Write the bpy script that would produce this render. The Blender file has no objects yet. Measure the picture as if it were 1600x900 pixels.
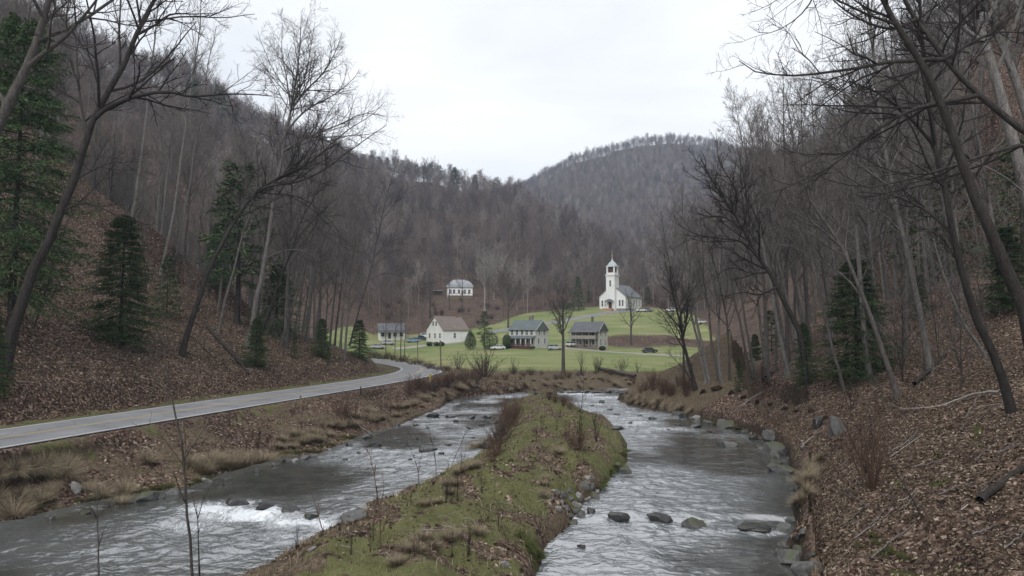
import bpy, math, random
import numpy as np
from mathutils import Matrix, Vector, Euler

sc = bpy.context.scene
COL = sc.collection
R = math.radians

# ------------------------------------------------------------------ camera
CAM_H = 8.0
F = 1600 * 24 / 36.0
PITCH = math.atan(68 / F)
cam_d = bpy.data.cameras.new('camera')
cam = bpy.data.objects.new('camera', cam_d)
COL.objects.link(cam)
cam_d.lens = 24.0
cam_d.sensor_width = 36.0
cam_d.clip_start = 0.1
cam_d.clip_end = 9000
cam.location = (0, 0, CAM_H)
cam.rotation_euler = (math.pi / 2 + PITCH, 0, 0)
sc.camera = cam

# ------------------------------------------------------------------ sky
SUN_EL, SUN_AZ = R(46), R(197)
world = bpy.data.worlds.new('World')
sc.world = world
world.use_nodes = True
wn, wl = world.node_tree.nodes, world.node_tree.links
wn.clear()
w_out = wn.new('ShaderNodeOutputWorld')
w_bg = wn.new('ShaderNodeBackground')
w_bg.inputs['Strength'].default_value = 0.1
w_sky = wn.new('ShaderNodeTexSky')
w_sky.sky_type = 'NISHITA'
w_sky.sun_disc = False
w_sky.sun_elevation = SUN_EL
w_sky.sun_rotation = SUN_AZ
w_tc = wn.new('ShaderNodeTexCoord')
w_map = wn.new('ShaderNodeMapping')
w_map.inputs['Scale'].default_value = (1.0, 1.0, 2.6)
w_n1 = wn.new('ShaderNodeTexNoise')
w_n1.inputs['Scale'].default_value = 2.1
w_n1.inputs['Detail'].default_value = 5
w_n1.inputs['Roughness'].default_value = 0.5
w_n1.inputs['Distortion'].default_value = 0.4
w_ramp = wn.new('ShaderNodeValToRGB')
w_ramp.color_ramp.elements[0].position = 0.30
w_ramp.color_ramp.elements[0].color = (7.4, 7.6, 7.9, 1)
w_ramp.color_ramp.elements[1].position = 0.66
w_ramp.color_ramp.elements[1].color = (10.1, 10.1, 10.15, 1)
w_mix = wn.new('ShaderNodeMix')
w_mix.data_type = 'RGBA'
w_mix.inputs['Factor'].default_value = 0.93
wl.new(w_tc.outputs['Generated'], w_map.inputs['Vector'])
wl.new(w_map.outputs['Vector'], w_n1.inputs['Vector'])
wl.new(w_n1.outputs['Fac'], w_ramp.inputs['Fac'])
wl.new(w_sky.outputs['Color'], w_mix.inputs['A'])
wl.new(w_ramp.outputs['Color'], w_mix.inputs['B'])
wl.new(w_mix.outputs['Result'], w_bg.inputs['Color'])
wl.new(w_bg.outputs['Background'], w_out.inputs['Surface'])

sun_d = bpy.data.lights.new('sun', 'SUN')
sun_d.energy = 1.5
sun_d.angle = R(24)
sun_d.color = (1.0, 0.97, 0.93)
sun = bpy.data.objects.new('sun', sun_d)
COL.objects.link(sun)
sd = Vector((math.sin(SUN_AZ) * math.cos(SUN_EL), math.cos(SUN_AZ) * math.cos(SUN_EL), math.sin(SUN_EL)))
sun.rotation_euler = (-sd).to_track_quat('-Z', 'Y').to_euler()
sun.location = (0, 0, 200)

sc.view_settings.view_transform = 'Standard'
sc.view_settings.look = 'None'
sc.view_settings.gamma = 1
sc.view_settings.exposure = 0.38
cy = sc.cycles
cy.max_bounces = 5
cy.diffuse_bounces = 2
cy.glossy_bounces = 3
cy.transmission_bounces = 3
cy.transparent_max_bounces = 6
cy.volume_bounces = 1
cy.caustics_reflective = False
cy.caustics_refractive = False
cy.use_denoising = True

# ------------------------------------------------------------------ helpers
def W(px, py, Y):
    """point at depth Y along the sight line through photo pixel (px,py); used to read sizes off the photograph"""
    xc, yc = (px - 800) / F, (450 - py) / F
    dy = math.cos(PITCH) - yc * math.sin(PITCH)
    dz = math.sin(PITCH) + yc * math.cos(PITCH)
    return np.array([xc / dy * Y, Y, CAM_H + dz / dy * Y])

def P0(px, py, z=0.0):
    xc, yc = (px - 800) / F, (450 - py) / F
    dy = math.cos(PITCH) - yc * math.sin(PITCH)
    dz = math.sin(PITCH) + yc * math.cos(PITCH)
    t = (z - CAM_H) / dz
    return (xc * t, dy * t)

def smooth(x, a, b):
    t = np.clip((x - a) / (b - a), 0, 1)
    return t * t * (3 - 2 * t)

def hash2(ix, iy, seed):
    h = (ix.astype(np.int64) * 374761393 + iy.astype(np.int64) * 668265263 + seed * 974634777) & 0xFFFFFFFF
    h = ((h ^ (h >> 13)) * 1274126177) & 0xFFFFFFFF
    return ((h ^ (h >> 16)) & 0xFFFFFF) / float(0xFFFFFF)

def vnoise(x, y, seed=0):
    ca_, sa_ = math.cos(0.7 + seed * 1.37), math.sin(0.7 + seed * 1.37)
    x, y = x * ca_ - y * sa_ + seed * 3.1, x * sa_ + y * ca_ - seed * 1.7
    ix, iy = np.floor(x), np.floor(y)
    fx, fy = x - ix, y - iy
    fx = fx * fx * (3 - 2 * fx)
    fy = fy * fy * (3 - 2 * fy)
    a, b = hash2(ix, iy, seed), hash2(ix + 1, iy, seed)
    c, d = hash2(ix, iy + 1, seed), hash2(ix + 1, iy + 1, seed)
    return (a + (b - a) * fx) * (1 - fy) + (c + (d - c) * fx) * fy - 0.5

def fbm(x, y, seed=0, octv=4):
    s, amp, t = 0, 1.0, 0
    for k in range(octv):
        s = s + amp * vnoise(x * 2 ** k, y * 2 ** k, seed + k * 17)
        amp *= 0.5
    return s

def catmull(pts, n):
    p = np.array(pts, float)
    p = np.vstack([2 * p[0] - p[1], p, 2 * p[-1] - p[-2]])
    out = []
    for i in range(1, len(p) - 2):
        for t in np.linspace(0, 1, n, endpoint=False):
            a, b, c, d = p[i - 1], p[i], p[i + 1], p[i + 2]
            out.append(0.5 * (2 * b + (c - a) * t + (2 * a - 5 * b + 4 * c - d) * t * t + (3 * b - a - 3 * c + d) * t ** 3))
    out.append(p[-2])
    return np.array(out)

def seg_dist(x, y, poly, closed=False):
    """distance to a polyline, signed + to its left, and running length of the closest point"""
    p = np.asarray(poly, float)
    if closed:
        p = np.vstack([p, p[:1]])
    best = np.full(x.shape, 1e18)
    side = np.zeros(x.shape)
    run = np.zeros(x.shape)
    acc = 0.0
    for i in range(len(p) - 1):
        ax, ay = p[i]
        dx, dy = p[i + 1] - p[i]
        L2 = dx * dx + dy * dy + 1e-12
        t = np.clip(((x - ax) * dx + (y - ay) * dy) / L2, 0, 1)
        ex, ey = x - ax - t * dx, y - ay - t * dy
        d2 = ex * ex + ey * ey
        m = d2 < best
        best = np.where(m, d2, best)
        side = np.where(m, dx * (y - ay) - dy * (x - ax), side)
        run = np.where(m, acc + t * math.sqrt(L2), run)
        acc += math.sqrt(L2)
    return np.sqrt(best) * np.where(side >= 0, 1, -1), run

def inside(x, y, poly):
    p = np.asarray(poly, float)
    r = np.zeros(x.shape, bool)
    j = len(p) - 1
    for i in range(len(p)):
        xi, yi = p[i]
        xj, yj = p[j]
        if yi != yj:
            c = ((yi > y) != (yj > y)) & (x < (xj - xi) * (y - yi) / (yj - yi) + xi)
            r ^= c
        j = i
    return r

# ---- mesh building
def mesh_np(name, v, f, mat=None, smooth_shade=True, mat_idx=None, mats=None):
    """v (N,3); f = array (M,k) or list of such arrays"""
    me = bpy.data.meshes.new(name)
    fl = f if isinstance(f, list) else [f]
    fl = [np.asarray(a, np.int32) for a in fl if len(a)]
    v = np.asarray(v, np.float32)
    nl = sum(a.size for a in fl)
    nf = sum(len(a) for a in fl)
    me.vertices.add(len(v))
    me.vertices.foreach_set('co', v.ravel())
    me.loops.add(nl)
    me.loops.foreach_set('vertex_index', np.concatenate([a.ravel() for a in fl]))
    me.polygons.add(nf)
    tot = np.concatenate([np.full(len(a), a.shape[1], np.int32) for a in fl])
    st = np.concatenate([[0], np.cumsum(tot)[:-1]]).astype(np.int32)
    me.polygons.foreach_set('loop_start', st)
    if mat_idx is not None:
        me.polygons.foreach_set('material_index', np.asarray(mat_idx, np.int32))
    me.update(calc_edges=True)
    if smooth_shade:
        me.polygons.foreach_set('use_smooth', np.ones(nf, bool))
    for m in (mats or ([mat] if mat else [])):
        me.materials.append(m)
    return me

def link(name, data, parent=None, loc=None, rot=None):
    o = bpy.data.objects.new(name, data)
    COL.objects.link(o)
    if parent is not None:
        o.parent = parent
    if loc is not None:
        o.location = loc
    if rot is not None:
        o.rotation_euler = rot
    return o

def tag(o, label=None, cat=None, group=None, kind=None):
    if label: o['label'] = label
    if cat: o['category'] = cat
    if group: o['group'] = group
    if kind: o['kind'] = kind
    return o

def thing(name, label, cat, loc=(0, 0, 0), rot=(0, 0, 0), group=None):
    o = link(name, None, None, loc, rot)
    o.empty_display_size = 0.2
    return tag(o, label, cat, group)

def copy_tree(o, parent=None):
    c = o.copy()
    COL.objects.link(c)
    if parent is not None:
        c.parent = parent
    for ch in list(o.children):
        copy_tree(ch, c)
    return c

# ---- materials
def new_mat(name):
    m = bpy.data.materials.new(name)
    m.use_nodes = True
    nt = m.node_tree
    b = nt.nodes['Principled BSDF']
    return m, nt, nt.nodes, nt.links, b

def ramp(nt, stops, fac=None, interp='LINEAR'):
    r = nt.nodes.new('ShaderNodeValToRGB')
    r.color_ramp.interpolation = interp
    e = r.color_ramp.elements
    while len(e) < len(stops):
        e.new(0.5)
    for k, (p, c) in enumerate(stops):
        e[k].position = p
        e[k].color = (*c, 1)
    if fac is not None:
        nt.links.new(fac, r.inputs['Fac'])
    return r

def noise(nt, scale, detail=3, rough=0.55, vec=None, dist=0.0):
    n = nt.nodes.new('ShaderNodeTexNoise')
    n.inputs['Scale'].default_value = scale
    n.inputs['Detail'].default_value = detail
    n.inputs['Roughness'].default_value = rough
    n.inputs['Distortion'].default_value = dist
    if vec is not None:
        nt.links.new(vec, n.inputs['Vector'])
    return n

def mixc(nt, fac, a, b, mode='MIX'):
    m = nt.nodes.new('ShaderNodeMix')
    m.data_type = 'RGBA'
    m.blend_type = mode
    for sock, v in ((m.inputs['Factor'], fac), (m.inputs['A'], a), (m.inputs['B'], b)):
        if isinstance(v, (int, float)):
            sock.default_value = v
        elif isinstance(v, tuple):
            sock.default_value = (*v, 1)
        else:
            nt.links.new(v, sock)
    return m.outputs['Result']

def mth(nt, op, a, b=None, clamp=False):
    m = nt.nodes.new('ShaderNodeMath')
    m.operation = op
    m.use_clamp = clamp
    for k, v in enumerate((a, b)):
        if v is None: continue
        if isinstance(v, (int, float)): m.inputs[k].default_value = v
        else: nt.links.new(v, m.inputs[k])
    return m.outputs[0]

def bump(nt, h, b, strength=0.5, dist=0.05):
    n = nt.nodes.new('ShaderNodeBump')
    n.inputs['Strength'].default_value = strength
    n.inputs['Distance'].default_value = dist
    nt.links.new(h, n.inputs['Height'])
    nt.links.new(n.outputs['Normal'], b.inputs['Normal'])
    return n

def coord(nt, which='Object', scale=None):
    t = nt.nodes.new('ShaderNodeTexCoord')
    if scale is None:
        return t.outputs[which]
    m = nt.nodes.new('ShaderNodeMapping')
    m.inputs['Scale'].default_value = scale
    nt.links.new(t.outputs[which], m.inputs['Vector'])
    return m.outputs['Vector']

def plain(name, col, rough=0.7, var=0.15, scale=6.0, spec=0.3, metal=0.0, bumpy=0.0):
    m, nt, n, l, b = new_mat(name)
    nz = noise(nt, scale, 4, 0.6, coord(nt))
    lo = tuple(c * (1 - var) for c in col)
    hi = tuple(min(1, c * (1 + var)) for c in col)
    r = ramp(nt, [(0.3, lo), (0.7, hi)], nz.outputs['Fac'])
    l.new(r.outputs['Color'], b.inputs['Base Color'])
    b.inputs['Roughness'].default_value = rough
    b.inputs['Specular IOR Level'].default_value = spec
    b.inputs['Metallic'].default_value = metal
    if bumpy:
        bump(nt, nz.outputs['Fac'], b, bumpy, 0.03)
    return m
# ================================================================== landscape
# ---- plan of the valley in metres: camera bridge at (0,0), +Y up the valley, water level z = 0
LEFT_BANK = [(-35, -15), (-28, 8), (-24, 20)] + [P0(*p) for p in ((0, 826), (53, 818), (120, 800), (204, 784), (311, 771), (369, 747), (422, 731),
    (458, 722), (500, 718), (525, 711), (566, 692), (604, 673), (642, 660), (664, 649), (687, 641), (702, 630), (721, 624), (751, 620), (800, 617),
    (835, 613), (911, 609), (987, 608), (1040, 606), (1100, 603))] + [(40, 104)]
RIGHT_BANK = [(5, -15), (6, 5), (7.6, 15)] + [P0(*p) for p in ((1255, 900), (1243, 870), (1217, 873), (1247, 832), (1236, 798), (1251, 756), (1234, 741),
    (1232, 722), (1224, 703), (1194, 688), (1156, 675), (1115, 664), (1085, 656), (1051, 649), (1024, 645), (987, 637), (964, 628), (975, 620), (1000, 614),
    (1050, 609), (1100, 606))] + [(40, 101)]
ISLAND = [(-3, -15), (-2, 5), (-0.5, 15)] + [P0(*p) for p in ((839, 900), (851, 854), (907, 805), (911, 794), (941, 771), (964, 741), (981, 726), (979, 696),
    (956, 669), (922, 654), (888, 641), (877, 632), (873, 622), (845, 618))] + [P0(px, py, 0.55) for px, py in ((817, 626), (786, 634), (770, 677), (752, 707),
    (720, 729), (672, 753), (626, 771), (596, 783), (555, 795), (526, 817), (496, 839), (462, 851), (408, 881), (385, 900))] + [(-9.8, 19), (-13, 10), (-20, -15)]
RIVER = LEFT_BANK + RIGHT_BANK[::-1]
ROAD = catmull([(-46, -30), (-40.6, -10), (-35.0, 10), (-28.6, 33), (-21.1, 60), (-16.6, 76), (-13.7, 89), (-13.2, 99), (-14.6, 109), (-18.5, 119), (-23.3, 129), (-30, 140), (-40, 153), (-54, 168), (-75, 188), (-110, 215)], 8)
ROAD_Z = 2.3
ROAD_W = 3.3
FOOT_R = [(5.5, -15), (6.5, 5), (8, 15), (9.8, 22.3), (11.7, 27.4), (16.4, 38), (19, 49), (20, 57), (22.5, 70), (27, 84), (33, 94), (46, 116), (72, 165), (110, 250), (150, 400)]

# heights of the valley floor, the fields and the mountains
_c = []
def cp(px, py, Y, dz=0.0):
    p = W(px, py, Y)
    _c.append((p[0], p[1], p[2] + dz))
def cq(x, y, z):
    _c.append((x, y, z))
for x, y, z in ((-40, 10, 2.25), (-30, 30, 2.25), (-20, 50, 2.2), (-16, 70, 2.25), (-10, 95, 2.2), (-8, 108, 2.1), (-20, 118, 2.3), (0, 106, 1.8), (10, 106, 1.8),
                (20, 107, 1.7), (30, 108, 1.8), (0, 90, 1.6), (0, 60, 1.5), (0, 30, 1.4), (0, 0, 1.4), (10, 40, 1.5), (12, 20, 1.4), (15, 80, 1.2), (22, 85, 1.6),
                (-25, 135, 2.5), (-40, 150, 2.6), (-60, 172, 3.0), (40, 108, 2.0), (0, 130, 1.9), (-10, 140, 2.0), (20, 130, 1.9), (0, 165, 2.6), (30, 150, 2.3),
                (-20, 165, 2.6), (50, 130, 2.6), (60, 170, 3.5), (-100, 220, 6)):
    cq(x, y, z)
for p in ((825, 541, 213), (920, 542, 213), (790, 541, 215), (760, 543, 215), (700, 534, 230), (730, 533, 232), (660, 534, 232), (610, 529, 250), (640, 530, 245), (590, 532, 245),
          (1015, 550, 200), (1060, 553, 190), (1000, 541, 222), (960, 541, 222), (1050, 540, 222), (1120, 541, 225), (1000, 525.5, 232), (960, 525, 232), (1050, 525, 232), (1120, 524, 236),
          (960, 484, 300), (1000, 484, 300), (940, 484, 298), (1050, 486, 300), (1100, 487, 300), (900, 489, 292), (900, 499, 270), (860, 503, 265), (785, 513, 255), (830, 508, 262), (1000, 503, 265), (1080, 503, 265),
          (880, 530, 228), (850, 528, 232), (960, 478, 318), (1030, 478, 322), (890, 480, 315),
          (717, 463, 330), (740, 463, 330), (695, 463, 330), (690, 490, 285), (740, 490, 285), (640, 500, 280), (600, 505, 275), (790, 492, 285), (820, 480, 315),
          (640, 455, 345), (760, 440, 365), (860, 455, 355),
          # middle spur
          (640, 350, 520), (720, 338, 500), (800, 338, 480), (880, 372, 450), (940, 418, 430), (985, 455, 400), (840, 400, 405), (740, 400, 410), (960, 452, 360), (1020, 455, 380),
          (700, 345, 560), (800, 352, 560), (900, 400, 540), (1000, 440, 560), (1060, 440, 560),
          # ridge A and hill E
          (560, 262, 560), (600, 270, 590), (680, 291, 610), (740, 302, 610), (800, 307, 620), (860, 345, 640), (500, 243, 480), (400, 215, 400), (300, 150, 350),
          # far mountain
          (780, 310, 1250), (850, 280, 1280), (900, 256, 1300), (960, 238, 1320), (1045, 224, 1330), (1100, 232, 1320), (1160, 246, 1300), (1240, 262, 1280), (1400, 280, 1300),
          (700, 330, 1300), (600, 340, 1300), (900, 330, 1000), (1000, 300, 1080), (1100, 300, 1080), (950, 400, 800), (1000, 420, 720), (860, 375, 820),
          # right spur behind the church
          (1010, 455, 600), (1060, 425, 640), (1120, 385, 660), (1200, 330, 680), (1040, 445, 480), (1100, 440, 470), (1150, 400, 500),
          # dark hill on the right
          (1180, 290, 420), (1300, 235, 330), (1450, 160, 260), (1600, 110, 200), (1130, 455, 340), (1120, 480, 310)):
    cp(*p)
for p in ((-109, 760, 70), (0, 760, 60), (-140, 640, 110), (-210, 560, 95), (-260, 450, 150), (-260, 250, 150), (-200, 150, 120), (-110, 140, 85), (-80, 165, 40), (-110, 60, 90), (-70, 20, 60), (-70, 60, 60),
          (-60, 95, 50), (-75, 120, 50), (-52, 30, 40), (-50, 60, 42), (-44, 95, 40), (-120, 0, 90), (-85, 230, 25), (-85, 280, 40), (-110, 330, 70), (-75, 330, 40),
          (40, 15, 35), (45, 45, 40), (50, 80, 45), (80, 110, 60), (110, 60, 90), (120, 170, 80), (60, 100, 35), (30, 10, 28), (34, 60, 28), (90, 150, 50), (200, 100, 120), (130, 230, 70), (92, 190, 12), (170, 330, 100), (230, 230, 140),
          (-600, 700, 160), (-600, 1400, 200), (600, 700, 230), (700, 1300, 330), (900, 400, 260), (-700, 200, 200), (900, 0, 200), (-700, -100, 200), (0, 2600, 200), (-1500, 2000, 250), (1800, 2000, 300), (0, -60, 1.4), (300, -60, 130), (-300, -60, 130),
          (300, 2000, 250), (-300, 1900, 200), (0, 1600, 190)):
    cq(*p)
_c = np.array(_c)
_cs = 3.0
_d = np.sqrt(((_c[:, None, :2] - _c[None, :, :2]) ** 2).sum(-1) + _cs ** 2)
_w = np.linalg.solve(_d + np.eye(len(_c)) * 0.02, _c[:, 2] - 2.0)

def base_height(x, y):
    z = np.full(x.shape, 2.0)
    for (cx, cyy, _), w in zip(_c, _w):
        z = z + w * np.sqrt((x - cx) ** 2 + (y - cyy) ** 2 + _cs ** 2)
    return z

def water_level(x, y):
    # two little steps in the bed, water falling towards the viewer
    yl = 30.6 + 0.35 * np.sin(x * 0.9) + 0.06 * x
    yr = 29.6 + 0.3 * np.sin(x * 1.3 + 1)
    calm = smooth(x, -14.2, -15.8)          # towards the left bank the step runs out into a long glide
    left = smooth(y, yl - 0.5 - 4.0 * calm, yl + 0.25 + 5 * calm) * 0.17
    right = smooth(y, yr - 0.35, yr + 0.25) * 0.17
    return np.where(x < -3.0, left, right)

def plan(x, y):
    """signed distances that every ground rule uses"""
    x = np.asarray(x, float)
    y = np.asarray(y, float)
    near = (y < 125) & (np.abs(x) < 70)
    sw = np.full(x.shape, 60.0)
    if near.any():
        xn, yn = x[near], y[near]
        dl = np.abs(seg_dist(xn, yn, LEFT_BANK)[0])
        dr = np.abs(seg_dist(xn, yn, RIGHT_BANK)[0])
        di = np.abs(seg_dist(xn, yn, ISLAND, True)[0])
        wet = inside(xn, yn, RIVER) & ~inside(xn, yn, ISLAND)
        d = np.minimum(np.minimum(dl, dr), di)
        sw[near] = np.where(wet, -d, d)
    isl = near & inside(x, y, ISLAND)
    sr, run = seg_dist(x, y, ROAD)          # + left of the road
    sR = -seg_dist(x, y, FOOT_R)[0]         # + right of the foot of the right hillside
    return dict(sw=sw, isl=isl, sr=sr, run=run, sR=sR)

def height(x, y, pl=None, detail=True):
    x = np.asarray(x, float)
    y = np.asarray(y, float)
    pl = pl or plan(x, y)
    B = base_height(x, y)
    sw, sr, sR = pl['sw'], pl['sr'], pl['sR']
    # hillside left of the road
    s = np.maximum(sr - 6.2, 0)
    k = smooth(y, 85, 45)
    a = 0.28 + 0.34 * k
    f = a * np.minimum(s, 50) + 0.0085 * (1 - 0.4 * k) * np.minimum(s, 50) ** 2 + 0.85 * np.maximum(s - 50, 0)
    f = f + 1.1 * smooth(s, 0.0, 1.6)
    zl = np.minimum(B, ROAD_Z - 0.1 + f)
    far_road = smooth(y, 150, 190)
    zl = zl * (1 - far_road) + np.minimum(B, ROAD_Z + 2 + 1.2 * s) * far_road
    z = np.where(sr > 6.2, zl, B)
    flat = (sr <= 6.2) & (sr > -6) & (y < 175)
    z = np.where(flat, np.minimum(z, 2.25), z)
    # hillside on the right
    t = np.maximum(sR, 0)
    g = 0.25 + 0.76 * np.minimum(t, 19) + (0.30 + 0.65 * smooth(y, 65, 150)) * np.maximum(t - 19, 0)
    cut = smooth(y, 50, 58) * smooth(y, 100, 90)
    tn = t + 1.6 * vnoise(x * 0.45, y * 0.45, 5) + 0.7 * vnoise(x * 1.5, y * 1.5, 6)
    g = g + cut * (1.6 * smooth(tn, 3.7, 4.05) - 0.30 * np.minimum(t, 5.5))
    wB = smooth(y, 76, 112)
    Bp = np.maximum(B, 1.0)
    z = np.where(sR > 0, np.minimum(Bp, g) * (1 - wB) + Bp * wB, z)
    # island
    zi = 1.0 + 0.55 * smooth(sw, 0.6, 3.2) + 0.85 * fbm(x * 0.33, y * 0.33, 31, 4)
    z = np.where(pl['isl'], zi, z)
    # washed-out hollow in the island bank
    hx, hy = P0(868, 752, 0.6)
    hol = np.exp(-(((x - hx) / 1.5) ** 2 + ((y - hy) / 1.6) ** 2))
    z = np.where(pl['isl'], z - 0.55 * hol, z)
    # river banks
    rough_edge = 0.35 * vnoise(x * 0.8, y * 0.8, 77) + 0.25 * vnoise(x * 2.1, y * 2.1, 78)
    se = np.maximum(sw + rough_edge * smooth(sw, 0.15, 0.8), 0)
    far_bank = smooth(y, 88, 98) * (pl['sR'] < 0) * ~pl['isl']
    leftb = (pl['sR'] < 0) & ~pl['isl'] & (y < 90)
    prof = np.where(pl['isl'], 0.50 * (1 - np.exp(-se / 0.25)) + 0.55 * se, np.where(leftb, 0.80 * (1 - np.exp(-se / 0.25)) + 0.56 * se, 0.62 * (1 - np.exp(-se / 0.35)) + (0.42 - 0.26 * far_bank) * se))
    prof = prof + far_bank * (0.5 * smooth(se, 4.5, 5.4))
    lvl = water_level(x, y)
    z = np.where(sw < 50, np.minimum(z, prof + lvl - 0.03), z)
    bed = lvl - 0.05 - 0.5 * smooth(-sw, 0.0, 2.5)
    z = np.where(sw < 0, bed, z)
    if detail:
        dist = np.sqrt(x * x + y * y)
        hill = smooth(sr, 5.5, 9) + smooth(sR, 0.5, 3)
        amp = np.where(sw > 0, smooth(sw, 0, 0.6), 0) * np.where(np.abs(sr) < 4.6, 0, 1) * smooth(np.abs(sr), 4.2, 5.5)
        lump = 0.20 * vnoise(x * 0.55, y * 0.55, 1) + 0.16 * vnoise(x * 1.3, y * 1.3, 2) + 0.07 * vnoise(x * 3.1, y * 3.1, 3)
        big = (2.2 * vnoise(x / 16, y / 16, 9) + 1.0 * vnoise(x / 7, y / 7, 10)) * np.clip(hill, 0, 1) * smooth(np.maximum(sr - 6, sR), 2, 18)
        field = smooth(y, 106, 112) * (1 - np.clip(hill, 0, 1))
        mtn = 14 * fbm(x / 90, y / 90, 41, 3) * smooth(y, 380, 560)
        z = z + amp * (lump * (1 - 0.75 * field) * (1 + 0.5 * np.clip(hill, 0, 1)) + big) + mtn
    # the road bed
    rd = smooth(np.abs(sr), 4.6, 3.7) * (y < 230)
    z = z * (1 - rd) + (ROAD_Z - 0.06) * rd * (y < 150) + rd * (y >= 150) * (ROAD_Z - 0.06)
    return z

CLEAR = [(-30, 104), (-18, 122), (-28, 138), (-46, 165), (-58, 195), (-58, 246), (-40, 258), (-24, 252), (-6, 266), (6, 292), (28, 312), (60, 316), (76, 306), (72, 262), (66, 205), (52, 160), (42, 122), (36, 108), (20, 100), (0, 98)]
HOUSE_CLEAR = [(-25.5, 331, 13), (-55, 255, 16), (-28, 290, 8)]

# ---- cached height lookups for planting
_gx, _gy = np.meshgrid(np.arange(-75, 75.1, 0.3), np.arange(4, 150.1, 0.3))
_gz = height(_gx, _gy)
def hz(x, y):
    x = np.asarray(x, float); y = np.asarray(y, float)
    out = np.empty(x.shape)
    ok = (x > -74.5) & (x < 74.5) & (y > 4.5) & (y < 149.5)
    if ok.any():
        u = (x[ok] + 75) / 0.3; v = (y[ok] - 4) / 0.3
        i = u.astype(int); j = v.astype(int)
        fu = u - i; fv = v - j
        out[ok] = (_gz[j, i] * (1 - fu) + _gz[j, i + 1] * fu) * (1 - fv) + (_gz[j + 1, i] * (1 - fu) + _gz[j + 1, i + 1] * fu) * fv
    if (~ok).any():
        out[~ok] = height(x[~ok], y[~ok])
    return out
def hz1(x, y):
    return float(hz(np.array([x]), np.array([y]))[0])

def G(px, py, far=1600.0):
    """where the sight line through a photo pixel meets the ground"""
    d = W(px, py, 1.0) - np.array([0, 0, CAM_H])
    t = np.geomspace(6, far, 900)
    p = np.array([0, 0, CAM_H])[None] + t[:, None] * d[None]
    h = hz(p[:, 0], p[:, 1])
    below = np.nonzero(p[:, 2] < h)[0]
    if len(below) == 0:
        return np.array([*(p[-1, :2]), h[-1]])
    i = below[0]
    if i == 0:
        return np.array([p[0, 0], p[0, 1], h[0]])
    a, b = p[i - 1, 2] - h[i - 1], h[i] - p[i, 2]
    q = p[i - 1] + (p[i] - p[i - 1]) * (a / (a + b + 1e-9))
    q[2] = hz1(q[0], q[1])
    return q

# ---- the ground sheet: a fan of cells that widen with distance, reaching past the horizon
ang = np.radians(np.concatenate([np.arange(-75, -44, 0.6), np.arange(-44, 44, 0.14), np.arange(44, 75.1, 0.6)]))
rad = np.concatenate([np.linspace(0.5, 5.5, 12), np.geomspace(6, 130, 560), np.geomspace(130.8, 2600, 330)])
AA, RR = np.meshgrid(ang, rad)
tx, ty = (RR * np.sin(AA)).ravel(), (RR * np.cos(AA)).ravel()
tpl = plan(tx, ty)
tz = height(tx, ty, tpl)
nA, nR = len(ang), len(rad)
ii, jj = np.meshgrid(np.arange(nA - 1), np.arange(nR - 1))
q0 = (jj * nA + ii).ravel()
tf = np.stack([q0, q0 + 1, q0 + nA + 1, q0 + nA], 1)

def cover(x, y, z, pl):
    """what grows where: R green grass, G straw, B moss; the rest is leaf litter"""
    sw, sr, sR = pl['sw'], pl['sr'], pl['sR']
    n1 = fbm(x * 0.5, y * 0.5, 51, 4)
    n2 = fbm(x * 0.16, y * 0.16, 52, 3)
    n3 = fbm(x * 1.7, y * 1.7, 53, 3)
    clear = inside(x, y, CLEAR)
    lawn = clear * smooth(y + 1.5 * n1, 106.5, 108.5) * (sR < -1.5) * smooth(sr, -4.0, -7.0)
    step = smooth(y + 3 * n2, 219.5, 222) * smooth(y + 3 * n2, 234, 231.5) * smooth(x, 22, 26)   # brown bank between two fields
    lawn = lawn * (1 - step)
    green = lawn.copy()
    isl = pl['isl']
    gi = smooth(n1 + 0.4 * n2 + 0.8 * n3, -0.42, 0.12) * smooth(y, 90, 74)
    green = np.where(isl, gi, green)
    verge = (smooth(sr, 3.4, 3.9) * smooth(sr, 6.4 + 1.5 * n1, 5.2 + 1.5 * n1)) * smooth(n1 + n3, -0.35, 0.05) * 0.9
    verge2 = smooth(sr, -3.2, -3.7) * smooth(sr, -5.2, -4.3) * smooth(n1 + 1.2 * n3, 0.0, 0.6) * 0.7
    green = np.maximum(green, (verge + verge2) * (y < 230))
    lb = (sr < -3.5) & (sR < 0) & ~isl & (sw > 0) & (sw < 50) & (y < 112)
    green = np.maximum(green, lb * smooth(n1 + 1.1 * n3, 0.38, 0.85) * 0.6)
    straw = np.where(isl, smooth(n1 + 0.5 * n3, -0.05, -0.3) * 0.55 + smooth(y, 70, 88) * 0.7, 0)
    straw = np.maximum(straw, lb * (smooth(n2 + 0.9 * n1 + 0.7 * n3, -0.1, 0.5) * 0.6))
    straw = np.maximum(straw, lb * smooth(y, 84, 94) * (0.45 + 0.5 * np.clip(n1 + 0.5, 0, 1)))
    low = (x > 8) & (y > 62) & (y < 108) & (sR < 2)
    straw = np.maximum(straw, low * (0.5 + 0.5 * np.clip(n1 + 0.5, 0, 1)))
    straw = np.maximum(straw, clear * (1 - lawn) * (y > 100) * 0.45 * (1 - step))
    moss = 0.8 * smooth(sw + 1.6 * n1 + 0.8 * n3, 1.2, 0.2) * (sw > -0.2) * (sw < 5) * smooth(n1 + 1.3 * n3, -0.05, 0.5) * smooth(y, 95, 70)
    spots = smooth(fbm(x * 0.9, y * 0.9, 61, 3), 0.42, 0.55) * (sR > 0) * smooth(sR, 14, 4) * (y < 60)
    moss = np.maximum(moss, spots)
    c = np.stack([np.clip(green, 0, 1), np.clip(straw, 0, 1), np.clip(moss, 0, 1), np.clip(lawn, 0, 1)], 1)
    return c

tcov = cover(tx, ty, tz, tpl)

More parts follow.
